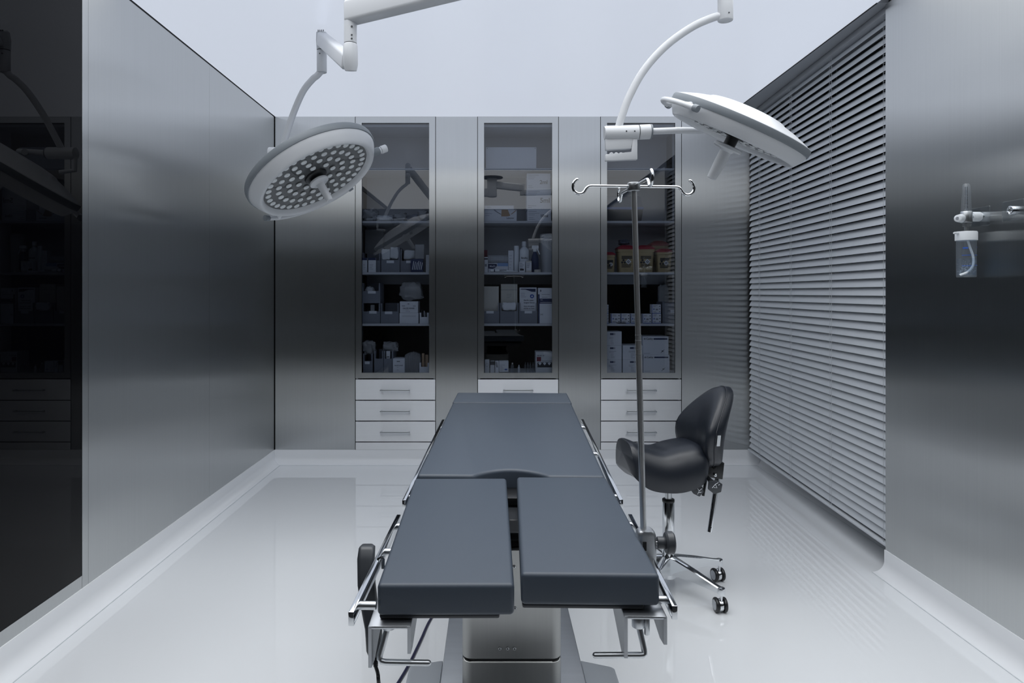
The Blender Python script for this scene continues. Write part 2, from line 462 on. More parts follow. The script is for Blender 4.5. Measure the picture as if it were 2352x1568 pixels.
# --- cabinet 1
gp = 'sterile pouches on the second shelf'
pillow('sterile_pouch', 'crumpled clear pouch at the left end of the second shelf, left cabinet', 'pouch', 832, 866, 483, S2, bagm, d=5.38, dep=.12, nz=.5, seed=2, group=gp)
pillow('sterile_pouch', 'flat white-edged pouch lying right of the crumpled one, left cabinet', 'pouch', 864, 902, 495, S2, carton2, d=5.38, dep=.14, nz=.3, seed=5, pw=.45, group=gp)
pillow('sterile_pouch', 'grey pouch in the middle of the pile on the second shelf, left cabinet', 'pouch', 900, 934, 489, S2, bagm, d=5.40, dep=.12, nz=.5, seed=8, group=gp)
pillow('sterile_pouch', 'dark flat pouch right of the middle of the pile, left cabinet', 'pouch', 932, 962, 493, S2, bin_m, d=5.38, dep=.14, nz=.3, seed=11, pw=.5, group=gp)
pillow('sterile_pouch', 'pale pouch at the right end of the second shelf, left cabinet', 'pouch', 958, 985, 485, S2, bagm, d=5.41, dep=.1, nz=.45, seed=14, group=gp)
# third shelf
storage_bin('grey bin at the left end of the third shelf, left cabinet', 832, 874, 580, S3, None, d=5.40, dep=.19)
def packet(m, x0, x1, z0, z1, y):
    m.frect(x0, x1, z1-(z1-z0)*.16, z1, y, navy); lines(m, x0+.01, x1-.008, z0+(z1-z0)*.55, 4, .012, y, greyink)
cartonbox('dressing_packet', 'white dressing packet at the shelf edge, the one touching the cabinet frame', 'packet', 831.5, 843, 592, S3, carton, d=5.372, dep=.022, deco=packet, group='dressing packets before the bin')
cartonbox('dressing_packet', 'white dressing packet with a dark band, right-hand one of the pair before the left bin', 'packet', 846, 863, 592, S3, carton, d=5.372, dep=.022, deco=packet, group='dressing packets before the bin')
cartonbox('plastic_box', 'pale translucent plastic box standing on end at the back, above the left bin', 'box', 837, 880, 527, S3, bagm, d=5.62, dep=.06)
storage_bin('grey bin full of folded white gauze, third shelf of the left cabinet', 875.5, 918, 568, S3, (888, 905, 598, 604), front=.5)
pillow('gauze_stack', 'folded white gauze spilling over the bin front, left half', 'gauze', 876, 896, 572, Zp(597), carton2, d=5.362, dep=.08, nz=.14, seed=21, pw=.35, group='folded gauze in the bin')
pillow('gauze_stack', 'folded white gauze spilling over the bin front, right half', 'gauze', 895, 915, 568, Zp(595), carton2, d=5.366, dep=.08, nz=.14, seed=23, pw=.35, group='folded gauze in the bin')
storage_bin('grey bin with thin wrapped packs, right of the gauze bin on the third shelf', 919.5, 960, 572, S3, (933, 944, 598, 604), d=5.39, front=.5)
pillow('wrapped_pack', 'flat clear-wrapped packs lying in the bin behind the blue pouch', 'pack', 926, 954, 575, Zp(597), carton2, d=5.40, dep=.1, nz=.15, seed=30, pw=.35)
po = thing('instrument_pouch', 'blue and white striped pouch with a clear top, third shelf of the left cabinet', 'pouch', (X(958, 5.36), 5.375, S3))
m = MB(); x0, x1 = X(943, 5.36), X(972, 5.36); zt = Zp(594, 5.36)
m.box(x0, x1, 5.36, 5.385, S3, zt, navy, .006, 2)
for k in range(6):
    q = x0+.012+k*.0135
    m.add([(q, 5.3594, S3+.02), (q+.005, 5.3594, S3+.02), (q+.016, 5.3594, zt-.018-.006*(k % 3)), (q+.011, 5.3594, zt-.018-.006*(k % 3))], [(0, 1, 2, 3)], carton)
m.build('printed_body', po)
m = MB(); m.box(X(953, 5.36), X(974, 5.36), 5.366, 5.380, zt-.001, Zp(561, 5.36), bagm, .005, 2); m.build('clear_top', po)
cartonbox('small_carton', 'small white carton, lower one at the right end of the third shelf, left cabinet', 'carton', 978, 986, 605, S3, carton2, dep=.05, group='small cartons at the shelf end')
cartonbox('small_carton', 'small white carton, upper one at the right end of the third shelf, left cabinet', 'carton', 978.5, 986, 585, Zp(604.8), carton2, dep=.05, group='small cartons at the shelf end')
# fourth shelf
b = storage_bin('grey bin with a white label, lower of the stacked pair at the left end', 831.5, 873, 696.5, S4, (848, 865, 714, 720))
storage_bin('grey bin with a white label, upper of the stacked pair at the left end', 831.5, 873, 650, Zp(696), (845, 863, 668, 674))
cartonbox('vial_bottle', 'small pale bottle standing inside the lower stacked bin', 'bottle', 851, 860, 700, S4+.008, carton2, d=5.42, dep=.03)
pillow('cotton_bundle', 'grey cotton bundle showing over the front of the upper stacked bin', 'bundle', 838, 858, 661, Zp(690), carton2, d=5.40, dep=.08, nz=.3, seed=41)
storage_bin('grey bin with a white label between the stacked bins and the gauze carton', 874.5, 916, 696.5, S4, (884, 901, 715, 721))
cartonbox('tray_box', 'white plastic drawer box under the gauze carton', 'box', 917.5, 961, 718.5, S4, carton, dep=.15, deco=lambda m, x0, x1, z0, z1, y: m.frect(x0+.02, x1-.02, z0+.05, z0+.066, y, carton2))
def gz(m, x0, x1, z0, z1, y):
    h = z1-z0
    m.text('GAUZE SWABS', x0+(x1-x0)*.16, y, z0+h*.34, h*.16, ink, (x1-x0)*.64); lines(m, x0+.045, x1-.045, z0+h*.26, 2, .012, y, greyink)
    m.frect(x0+.016, x0+.04, z0+h*.58, z0+h*.64, y, greyink); m.frect(x1-.04, x1-.018, z0+h*.58, z0+h*.63, y, greyink); m.frect(x0+.06, x0+.075, z1-.022, z1-.018, y, ink)
cartonbox('gauze_carton', 'white carton with black lettering lying on the white drawer box', 'carton', 918.5, 960, 692, Zp(718.2), carton, dep=.15, deco=gz)
pillow('gauze_bag', 'grey bag of gauze on top of the lettered carton, fourth shelf', 'bag', 917, 968, 652, Zp(691.6), bagm, d=5.39, dep=.12, nz=.32, seed=52, pw=.55)
def smalltray(label, a, b, top, z0, d=DI):
    x0, x1 = X(a, d), X(b, d); z1 = Zp(top, d); h = z1-z0
    m = MB(); t = .004
    m.box(x0, x1, d, d+t, z0, z0+h*.6, carton); m.box(x0, x0+.012, d, d+t, z0+h*.6, z1, carton); m.box(x1-.012, x1, d, d+t, z0+h*.6, z1, carton)
    m.box(x0, x0+t, d+t, d+.1, z0, z1, carton); m.box(x1-t, x1, d+t, d+.1, z0, z1, carton); m.box(x0, x1, d+.1, d+.104, z0, z1, carton); m.box(x0+t, x1-t, d+t, d+.1, z0, z0+t, carton)
    o = m.build('small_tray', base=((x0+x1)/2, d+.05, z0)); return tag(o, label, 'tray')
smalltray('small white tray holding pens at the right end of the fourth shelf', 964, 984.5, 718, S4)
for k, (pa, pb) in enumerate(((971, 967), (975, 973), (979, 982))):
    m = MB(); p0 = V((X(pa), DI+.04, S4+.006)); p1 = V((X(pb), DI+.045, Zp(711+3*k)))
    m.cyl(p0, p1, .0045, ink if k != 1 else carton2, 10)
    tag(m.build('pen', base=p0), ['dark pen leaning left in the small white tray', 'pale pen standing upright in the small white tray', 'dark pen leaning right in the small white tray'][k], 'pen', 'pens in the small tray')
# bottom
storage_bin('narrow grey bin with a white label at the left end of the cabinet floor', 834, 856, 812, S5, (838, 849, 830, 836), front=.62)
pillow('plastic_bag', 'crumpled clear bag bulging out of the labelled narrow bin', 'bag', 833, 860, 789, Zp(818), bagm, d=5.40, dep=.1, nz=.5, seed=61)
storage_bin('narrow grey bin without a label, middle of the three on the cabinet floor', 859.5, 880.5, 806, S5, None, front=.65)
storage_bin('narrow grey bin beside the white gauze box on the cabinet floor', 881.5, 903, 806, S5, None, front=.65)
pillow('plastic_bag', 'crumpled clear bag spilling over the narrow bin beside the gauze box', 'bag', 878, 911, 789, Zp(812), bagm, d=5.40, dep=.1, nz=.5, seed=66)
cartonbox('wrapped_strip', 'white wrapped strip standing in the narrow bin beside the gauze box', 'packet', 887, 896, 806, Zp(835), carton, d=5.385, dep=.015, deco=lambda m, x0, x1, z0, z1, y: m.frect(x0+.004, x1-.006, z0+.05, z0+.056, y, ink))
def gz2(m, x0, x1, z0, z1, y):
    h = z1-z0
    m.text('GAUZE SWABS', x0+.012, y, z0+h*.48, h*.1, ink, (x1-x0)-.024); lines(m, x0+.03, x1-.03, z0+h*.4, 2, .02, y, greyink); m.frect(x0+.03, x0+.055, z1-.026, z1-.021, y, ink)
cartonbox('gauze_carton', 'small white carton with lettering on the floor of the left cabinet', 'carton', 902.5, 929, 823, S5, carton, d=5.36, deco=gz2)
m = MB(); x0, x1 = X(928, 5.40), X(966, 5.40); zt = Zp(809, 5.40); n = 22
secs = []
for k in range(n+1):
    u = k/n; x = x0+(x1-x0)*u; hh = (zt-S5)*(.80+.2*math.sin(PI*u)**.6)*(1 if k % 2 else .985); dd = .13+(.006 if k % 2 else 0)
    secs.append([V((x, 5.40-(.004 if k % 2 else 0), S5)), V((x, 5.40+dd, S5)), V((x, 5.40+dd, S5+hh*.85)), V((x, 5.40+dd*.8, S5+hh)), V((x, 5.42, S5+hh)), V((x, 5.40-(.004 if k % 2 else 0), S5+hh*.88))])
m.loft(secs, bagm); tag(m.build('wrapped_pack', base=((x0+x1)/2, 5.46, S5)), 'ribbed grey clear-wrapped pack between the gauze carton and the white tray', 'pack')
smalltray('white tray holding brown packets at the right end of the cabinet floor', 963.5, 985.5, 833, S5)
for k, (pa, pb, t) in enumerate(((968, 974, 812), (976, 983, 815))):
    m = MB(); m.box(X(pa), X(pb), DI+.03, DI+.036, S5+.005, Zp(t), tan, .001, 1)
    tag(m.build('paper_packet', base=(X(pa), DI+.03, S5)), ['brown paper packet at the left in the floor tray', 'brown paper packet at the right in the floor tray'][k], 'packet', 'brown packets in the tray')

# --- cabinet 2
def lidpins(m, x0, x1, z0, z1, y):
    for sx in (x0+.008, x1-.012): m.frect(sx, sx+.006, z1-.012, z1-.006, y, greyink)
cartonbox('storage_tray', 'large blank bluish-white box on the top shelf of the middle cabinet', 'box', 1116, 1232, 338, S1, carton, d=5.40, dep=.2, deco=lidpins)
def syr(txt):
    def f(m, x0, x1, z0, z1, y):
        h = z1-z0; w = x1-x0
        m.text(txt, x1-w*.46, y, z0+h*.34, h*.34, ink, w*.40); lines(m, x0+.01, x0+w*.55, z1-.014, 3, .014, y, greyink); lines(m, x0+.01, x0+w*.4, z0+.03, 2, .014, y, greyink)
    return f
gs = 'syringe cartons in the middle cabinet'
cartonbox('syringe_carton', 'white carton marked 10ml, lowest of the stack of three', 'carton', 1211, 1266, 481, S2, carton, dep=.2, deco=syr('10ml'), group=gs)
cartonbox('syringe_carton', 'white carton marked 5ml, middle of the stack of three', 'carton', 1209.5, 1266, 435, Zp(480.8), carton, dep=.2, deco=syr('5ml'), group=gs)
cartonbox('syringe_carton', 'white carton marked 2ml, topmost of the stack of three', 'carton', 1210, 1264.5, 398, Zp(434.8), carton, dep=.2, deco=syr('2ml'), group=gs)
def lip(m, x0, x1, z0, z1, y):
    w = x1-x0; h = z1-z0
    m.text('Lipkontor', x0+w*.68, y, z0+h*.22, h*.17, ink, w*.25); lines(m, x0+.008, x0+w*.26, z0+h*.68, 2, .016, y, greyink)
    m.add([(x0+w*.53, y, z1), (x0+w*.72, y, z1), (x0+w*.8, y, z0+h*.48), (x0+w*.72, y, z0+h*.42), (x0+w*.52, y, z0+h*.42)], [(0, 1, 2, 3, 4)], tan)
    q = [(x0+w*(.28+.22*t), z1-h*.42*t**.8) for t in (0, .25, .5, .75, 1)]
    for (a, b), (c, e) in zip(q, q[1:]): m.add([(a, y, b), (a+.012, y, b), (c+.012, y, e), (c, y, e)], [(0, 1, 2, 3)], greyink)
    q = [(x0+w*(.8+.16*t), z0+h*(.6+.36*t**1.2)) for t in (0, .3, .6, 1)]
    for (a, b), (c, e) in zip(q, q[1:]): m.add([(a, y, b), (a+.01, y, b), (c+.01, y, e), (c, y, e)], [(0, 1, 2, 3)], tan)
cartonbox('picture_carton', 'white carton printed with tan and grey shapes on the second shelf', 'carton', 1112.5, 1187, 481.5, S2, carton, dep=.2, deco=lip)
cartonbox('flat_carton', 'flat white carton lying on the carton with tan shapes', 'carton', 1112.5, 1180, 472, Zp(481.2), carton, dep=.2, deco=lambda m, x0, x1, z0, z1, y: lines(m, x0+.02, x0+.06, z1-.012, 1, .01, y, greyink))
# third shelf
cartonbox('ointment_carton', 'narrow white carton with a dark band at the left end of the third shelf', 'carton', 1112.5, 1120.5, 590, S3, carton, d=5.362, dep=.03, deco=lambda m, x0, x1, z0, z1, y: (m.frect(x0, x1, z1-.02, z1-.01, y, ink), m.frect(x0+.004, x1-.008, z0+.045, z0+.065, y, greyink)))
cartonbox('red_carton', 'dark red carton standing at the back left of the third shelf', 'carton', 1111, 1119.5, 574, S3, maroon, d=5.50, dep=.05)
m = MB(); p0 = V((X(1120, 5.47), 5.47, 0)); r = (Zp(586, 5.43)-Zp(604, 5.43))/2*1.25; zc = Zp(586, 5.43)-r
n = 16; secs = []; k_ = 22
for i in range(k_+1):
    x = X(1121, 5.46)+(X(1167, 5.46)-X(1121, 5.46))*i/k_
    for rr in ((r, r*.985) if i < k_ else (r,)):
        secs.append([V((x+(0 if rr == r else .004), 5.46+rr*math.cos(2*PI*j/24), zc+rr*math.sin(2*PI*j/24))) for j in range(24)])
m.loft(secs, carton2)
xr0, xr1 = X(1121, 5.46), X(1167, 5.46); rg = r*1.004
for k in range(18):
    x = xr0+(xr1-xr0)*(k+.5)/18
    for j in range(7):
        a, b = math.radians(150+j*12), math.radians(162+j*12)
        m.add([(x, 5.46+rg*math.cos(a), zc+rg*math.sin(-a+2*PI)), (x+.0022, 5.46+rg*math.cos(a), zc-rg*math.sin(a)), (x+.0022, 5.46+rg*math.cos(b), zc-rg*math.sin(b)), (x, 5.46+rg*math.cos(b), zc-rg*math.sin(b))], [(0, 1, 2, 3)], greyink)
for j in range(8):
    a, b = math.radians(150+j*12), math.radians(152+j*12)
    m.add([(xr0, 5.46+rg*math.cos(a), zc-rg*math.sin(a)), (xr1, 5.46+rg*math.cos(a), zc-rg*math.sin(a)), (xr1, 5.46+rg*math.cos(b), zc-rg*math.sin(b)), (xr0, 5.46+rg*math.cos(b), zc-rg*math.sin(b))], [(0, 1, 2, 3)], greyink)
zmin = min(v.z for v in m.v)
tag(m.build('tape_roll', base=(X(1144, 5.46), 5.46, zmin)), 'roll of gridded white tape lying behind the box with the dark swoosh', 'roll')
cartonbox('roll_stand', 'plain pale carton carrying the gridded roll at the back of the third shelf', 'carton', 1121, 1167, 0, S3, carton2, d=5.42, dep=.09, ztop=zmin)
def meds(m, x0, x1, z0, z1, y):
    w = x1-x0; h = z1-z0
    q = [(0, .92), (.42, .92), (.44, .72), (.36, .5), (.22, .38), (0, .42)]
    m.add([(x0+w*a, y, z0+h*b) for a, b in q], [tuple(range(6))], navy)
    m.text("Med's", x0+w*.06, y-.0006, z0+h*.56, h*.3, carton, w*.3)
    m.frect(x0+w*.46, x1, z0+h*.66, z1, y, paleblue); m.frect(x0+w*.3, x0+w*.6, z0+h*.1, z0+h*.22, y, greyink)
cartonbox('plaster_carton', 'white carton with a dark swoosh and blue corner, third shelf of the middle cabinet', 'carton', 1121.5, 1167, 604, S3, carton, d=5.385, dep=.03, deco=meds)
tb = thing('ointment_tube', 'white ointment tube lying along the shelf edge before the cartons', 'tube', (X(1150, 5.36), 5.362, S3))
m = MB(); xa, xb = X(1137, 5.36), X(1190, 5.36); secs = []
for t in range(9):
    u = t/8; r = .0125*(1-u*.85)+.0012; w = .0125+.004*u
    secs.append([V((xa+(xb-xa)*u, 5.362+w*math.cos(2*PI*j/16), S3+.0135+(r)*math.sin(2*PI*j/16)-(.0125-r))) for j in range(16)])
m.loft(secs, tube_w); m.frect(xa+.035, xa+.09, S3+.008, S3+.02, 5.3485, greyink); m.build('body', tb)
m = MB(); m.cyl((X(1127, 5.36), 5.362, S3+.0135), (X(1134.5, 5.36), 5.362, S3+.0135), .0125, tube_w, 18); m.cyl((X(1134.5, 5.36), 5.362, S3+.0135), (xa, 5.362, S3+.0135), .010, navy, 18); m.build('cap', tb)
cartonbox('tall_carton', 'tall narrow white carton left of the white roll, third shelf', 'carton', 1167.5, 1179.5, 575, S3, carton, d=5.40, dep=.05, deco=lambda m, x0, x1, z0, z1, y: lines(m, x0+.008, x1-.006, z1-.04, 5, .024, y, greyink))
m = MB(); r = (X(1192, 5.4)-X(1180.5, 5.4))/2; cx = X(1186.2, 5.4); m.cyl((cx, 5.42, S3), (cx, 5.42, Zp(564, 5.4)), r, tube_w, 24, bev=.004)
tag(m.build('paper_roll', base=(cx, 5.42, S3)), 'tall white roll standing between the narrow carton and the white bottle', 'roll')
def bottle(name, label, cx, d, z0, r, h, body, capm, txt=None):
    c = thing(name, label, 'bottle', (cx, d, z0))
    M = Matrix.Translation((cx, d, z0))
    m = MB(); m.lathe([(0, 0), (r*.92, 0), (r, .006), (r, h*.68), (r*.9, h*.74), (r*.5, h*.81), (r*.34, h*.83), (r*.34, h*.86), (0, h*.86)], body, M, 28)
    if txt:
        vs, fs, w = text_mesh(txt); sz = r*1.3/w
        def wrap(a): return (cx+r*1.003*math.sin(a/r), d-r*1.003*math.cos(a/r))
        m.add([(*wrap(a*sz-r*.62), z0+h*.44+b_*sz*1.3) for a, b_, c_ in vs], fs, ink)
    m.build('body', c)
    m = MB(); m.lathe([(0, h*.84), (r*.42, h*.84), (r*.42, h*.985), (r*.36, h), (0, h)], capm, M, 24); m.build('cap', c)
    return c
bottle('antiseptic_bottle', 'white screw-cap bottle with black lettering behind two small cartons', X(1204, 5.42), 5.445, S3, (X(1216, 5.42)-X(1192.5, 5.42))/2, Zp(554, 5.42)-S3, tube_w, tube_w, 'Betadine')
def sc(m, x0, x1, z0, z1, y):
    h = z1-z0; lines(m, x0+.005, x1-.004, z1-.012, 4, .013, y, greyink, .004); m.frect(x0+.006, x1-.01, z0+.014, z0+.028, y, ink)
cartonbox('medicine_carton', 'small white carton before the white bottle, left one of two', 'carton', 1192.5, 1206, 600.5, S3, carton, d=5.362, dep=.035, deco=sc, group='small cartons before the bottle')
cartonbox('medicine_carton', 'small white carton with a pale yellow top, right one of two before the bottle', 'carton', 1208, 1221, 599, S3, carton, d=5.366, dep=.035, group='small cartons before the bottle',
          deco=lambda m, x0, x1, z0, z1, y: (m.frect(x0, x1, z1-.013, z1, y, cream), lines(m, x0+.005, x1-.005, z1-.022, 3, .013, y, greyink, .004), m.frect(x0, x1, z0, z0+.014, y, cream)))
c = thing('spray_bottle', 'dark blue spray bottle with a white trigger head, third shelf of the middle cabinet', 'bottle', (X(1229, 5.42), 5.44, S3))
cx, r, h = X(1229, 5.42), .031, Zp(577, 5.42)-S3
M = Matrix.Translation((cx, 5.44, S3)); m = MB(); m.lathe([(0, 0), (r*.95, 0), (r, .005), (r, h*.62), (r*.8, h*.8), (r*.42, h*.95), (r*.4, h), (0, h)], navy, M, 28); m.build('body', c)
m = MB(); zt = S3+h; m.cyl((cx, 5.44, zt-.002), (cx, 5.44, zt+.02), .015, tube_w, 20); m.box(cx-.026, cx+.03, 5.428, 5.452, zt+.02, zt+.048, tube_w, .008, 3)
m.add([(cx+.012, 5.434, zt+.022), (cx+.024, 5.434, zt+.024), (cx+.042, 5.434, zt-.022), (cx+.034, 5.434, zt-.024), (cx+.012, 5.446, zt+.022), (cx+.024, 5.446, zt+.024), (cx+.042, 5.446, zt-.022), (cx+.034, 5.446, zt-.024)],
      [(0, 1, 2, 3), (7, 6, 5, 4), (0, 4, 5, 1), (1, 5, 6, 2), (2, 6, 7, 3), (3, 7, 4, 0)], tube_w)
m.build('trigger_head', c)
m = MB(); cx = X(1256, 5.5); r = .052; h = Zp(537, 5.5)-S3; M = Matrix.Translation((cx, 5.52, S3))
m.lathe([(0, 0), (r*.9, 0), (r*.92, .005), (r, h*.9), (r*1.08, h*.905), (r*1.08, h*.97), (r*.9, h), (0, h)], carton2, M, 36)
tag(m.build('canister', base=(cx, 5.52, S3)), 'tall grey canister at the right end of the third shelf, middle cabinet', 'canister')
m = MB(); M = Matrix.Translation((X(1235, 5.38), 5.395, S3)); m.lathe([(.012, 0), (.026, 0), (.026, .022), (.012, .022), (.012, 0)], cream, M, 32)
tag(m.build('adhesive_tape', base=(X(1235, 5.38), 5.395, S3)), 'small roll of beige tape lying before the grey canister', 'tape')
# fourth shelf
storage_bin('grey bin at the left end of the fourth shelf, middle cabinet', 1108.5, 1147, 695, S4, (1117, 1134, 714, 719.5), front=.6)
cartonbox('wrap_pack', 'cream paper-wrapped pack standing in the left bin, middle cabinet', 'pack', 1110.5, 1145.5, 657.5, S4+.006, cream, d=5.40, dep=.1, group='cream packs in the bins')
storage_bin('grey bin with a loose white packet over its front, middle cabinet', 1148.5, 1190.5, 695, S4, None, front=.6)
cartonbox('wrap_pack', 'taller cream paper pack standing behind the loose white packet', 'pack', 1150.5, 1188.5, 652, S4+.006, cream, d=5.42, dep=.1, group='cream packs in the bins', deco=lambda m, x0, x1, z0, z1, y: (m.frect(x0, x1, z1-.048, z1-.045, y, greyink), lines(m, x0+.045, x1-.04, z1-.08, 3, .014, y, greyink)))
pillow('swab_packet', 'crinkled white packet hanging over the bin front, middle cabinet', 'packet', 1153, 1186, 696, Zp(713), carton, d=5.352, dep=.05, nz=.25, seed=81, pw=.4)
storage_bin('grey bin holding the glove box, fourth shelf of the middle cabinet', 1192, 1234, 695, S4, (1205, 1222, 714, 719.5), front=.6)
def glv(m, x0, x1, z0, z1, y):
    w = x1-x0; h = z1-z0
    m.add([(x0+w*.06, y, z1-.01), (x1-w*.06, y, z1-.01), (x1-w*.06, y, z1-h*.125), (x0+w*.7, y, z1-h*.12), (x0+w*.35, y, z1-h*.06), (x0+w*.06, y, z1-h*.055)], [(0, 1, 2, 3, 4, 5)], navy)
    c = (x0+w*.73, z1-h*.25); R_ = w*.12
    m.add([(c[0]+R_*math.cos(2*PI*k/20), y, c[1]+R_*math.sin(2*PI*k/20)) for k in range(20)], [tuple(range(20))], blue)
    m.add([(c[0]-R_*.55, y-.0006, c[1]-R_*.4), (c[0]+R_*.55, y-.0006, c[1]-R_*.4), (c[0], y-.0006, c[1]+R_*.65)], [(0, 1, 2)], carton)
    for k, t in enumerate(('Sterile Latex', 'Surgical Gloves')): m.text(t, x0+w*.24, y, z1-h*(.38+.07*k), h*.055, ink, w*.64)
    for k, t in enumerate(('Gants chirurgicaux', 'stériles en latex')): m.text(t, x0+w*.24, y, z1-h*(.55+.06*k), h*.05, ink, w*.64)
    lines(m, x0+w*.08, x0+w*.4, z1-h*.16, 3, .014, y, greyink)
cartonbox('glove_box', 'white glove box with a blue round emblem standing in a grey bin', 'box', 1193.5, 1232.5, 660, S4+.006, carton, d=5.39, dep=.12, deco=glv)
def nvy(m, x0, x1, z0, z1, y):
    w = x1-x0; h = z1-z0
    m.frect(x0, x0+w*.1, z0, z0+h*.82, y, navy); m.frect(x0+w*.1, x1, z0+h*.56, z0+h*.7, y, navy); m.text('Soft', x0+w*.16, y-.0006, z0+h*.65, h*.04, carton); m.frect(x0+w*.14, x1-.006, z0+h*.585, z0+h*.6, y-.0006, carton2)
    lines(m, x0+w*.25, x1-.01, z0+h*.82, 2, .022, y, ink); m.frect(x0+w*.15, x0+w*.21, z1-.03, z1-.014, y, ink); m.text('[m]', x0+w*.16, y, z0+h*.24, h*.05, ink)
cartonbox('drape_box', 'white box with a navy band at the right end of the fourth shelf, middle cabinet', 'box', 1236, 1269, 661, S4, carton, dep=.14, deco=nvy)
# floor of the middle cabinet
def dial(m, x0, x1, z0, z1, y):
    c = ((x0+x1)/2, z0+(z1-z0)*.6); R_ = (x1-x0)*.36
    for k in range(16):
        a, b = 2*PI*k/16, 2*PI*(k+1)/16
        m.add([(c[0]+R_*math.cos(a), y, c[1]+R_*math.sin(a)), (c[0]+R_*math.cos(b), y, c[1]+R_*math.sin(b)), (c[0]+R_*.85*math.cos(b), y, c[1]+R_*.85*math.sin(b)), (c[0]+R_*.85*math.cos(a), y, c[1]+R_*.85*math.sin(a))], [(0, 1, 2, 3)], greyink)
gf = 'small cartons on the floor of the middle cabinet'
cartonbox('medicine_carton', 'small white carton with a ring printed on it, leftmost on the cabinet floor', 'carton', 1113.5, 1124, 826, S5, carton2, dep=.05, deco=dial, group=gf)
cartonbox('medicine_carton', 'small carton with a dark top between the ringed and the slashed carton', 'carton', 1126, 1136, 829, S5, carton2, dep=.05, deco=lambda m, x0, x1, z0, z1, y: m.frect(x0, x1, z1-.03, z1-.002, y, ink), group=gf)
cartonbox('medicine_carton', 'small white carton with dark diagonal slashes on the cabinet floor', 'carton', 1137.5, 1145.5, 829, S5, carton, dep=.05, group=gf,
          deco=lambda m, x0, x1, z0, z1, y: [m.add([(x0+.002+k*.008, y, z1-.006), (x0+.006+k*.008, y, z1-.006), (x0+.014+k*.006, y, z1-.05), (x0+.010+k*.006, y, z1-.05)], [(0, 1, 2, 3)], ink) for k in range(2)])
cartonbox('medicine_carton', 'wider white carton with a purple spot at its corner, on the cabinet floor', 'carton', 1146.5, 1168, 829, S5+.006, carton, dep=.07, group=gf,
          deco=lambda m, x0, x1, z0, z1, y: (lines(m, x0+.006, x0+.045, z1-.03, 5, .011, y, greyink), m.add([(x1-.02+.012*math.cos(k*.6), y, z0+.02+.006*math.sin(k*.6)) for k in range(10)], [tuple(range(10))], blue)))
bottle('vial', 'small clear vial with a pale cap right of the purple-spotted carton', X(1177, 5.38), 5.39, S5, .0135, Zp(833, 5.38)-S5, clear, cream)
bottle('vial', 'smaller white vial left of the row of clear vials', X(1192, 5.38), 5.39, S5, .009, Zp(838, 5.38)-S5, carton2, carton)
for k in range(4):
    bottle('vial', 'tall slim clear vial, %s in the row left of the red-marked box' % ['first', 'second', 'third', 'last'][k], X(1206.5+k*6, 5.39), 5.40, S5, .0085, Zp(832, 5.39)-S5, clear, clear)['group'] = 'row of slim clear vials'
def rsq(m, x0, x1, z0, z1, y):
    w = x1-x0; h = z1-z0
    m.text('REUSE 1.0', x0+w*.08, y, z1-h*.2, h*.08, ink, w*.7); m.frect(x0+w*.06, x0+w*.32, z0+h*.55, z0+h*.76, y, maroon); m.frect(x0+w*.36, x1, z0+h*.55, z0+h*.58, y, greyink); m.frect(x0+w*.1, x1, z0+h*.26, z0+h*.5, y, ink)
    for k in range(3): 
        q = x0+w*(.25+.28*k); m.add([(q-.014, y-.0006, z0+h*.46), (q, y-.0006, z0+h*.5), (q+.014, y-.0006, z0+h*.46), (q, y-.0006, z0+h*.36)], [(0, 1, 2, 3)], carton)
cartonbox('device_box', 'white box with a dark red square and black band on the cabinet floor', 'box', 1230.5, 1269, 808, S5, carton2, dep=.14, deco=rsq)

# --- cabinet 3
c = thing('carry_case', 'slate carry case with a blue band on the second shelf of the right cabinet', 'case', (X(1436, 5.40), 5.5, S2))
d = 5.40; x0, x1 = X(1394, d), X(1478.5, d); zb, zm = S2, Zp(481, d); zt = Zp(449, d)
def ringsec(ax0, ax1, y0, y1, z): return [V((ax0, y0, z)), V((ax1, y0, z)), V((ax1, y1, z)), V((ax0, y1, z))]
m = MB(); m.loft([ringsec(x0-.02, x1-.016, d+.014, d+.19, zb), ringsec(x0-.03, x1-.004, d+.004, d+.2, zm)], cased); m.build('lower_shell', c)
m = MB(); m.box(x0-.032, x1, d, d+.205, zm, zm+.02, caseb, .003, 2); m.build('rim_band', c)
m = MB(); m.loft([ringsec(x0-.03, x1-.004, d+.003, d+.2, zm+.02), ringsec(x0-.025, x1-.02, d+.014, d+.19, zt-.01), ringsec(x0-.02, x1-.035, d+.03, d+.17, zt)], casem)
m.text('Lomy', x0+.07, d+.0125, zt-.048, .022, greyink); m.build('lid', c)
def rr(cx, cy, hx, hy, z, r, n=5):
    out = []
    for sx, sy, a0 in ((1, 1, 0), (-1, 1, 90), (-1, -1, 180), (1, -1, 270)):
        for k in range(n+1):
            a = math.radians(a0+90*k/n); out.append(V((cx+sx*(hx-r)+r*math.cos(a), cy+sy*(hy-r)+r*math.sin(a), z)))
    return out
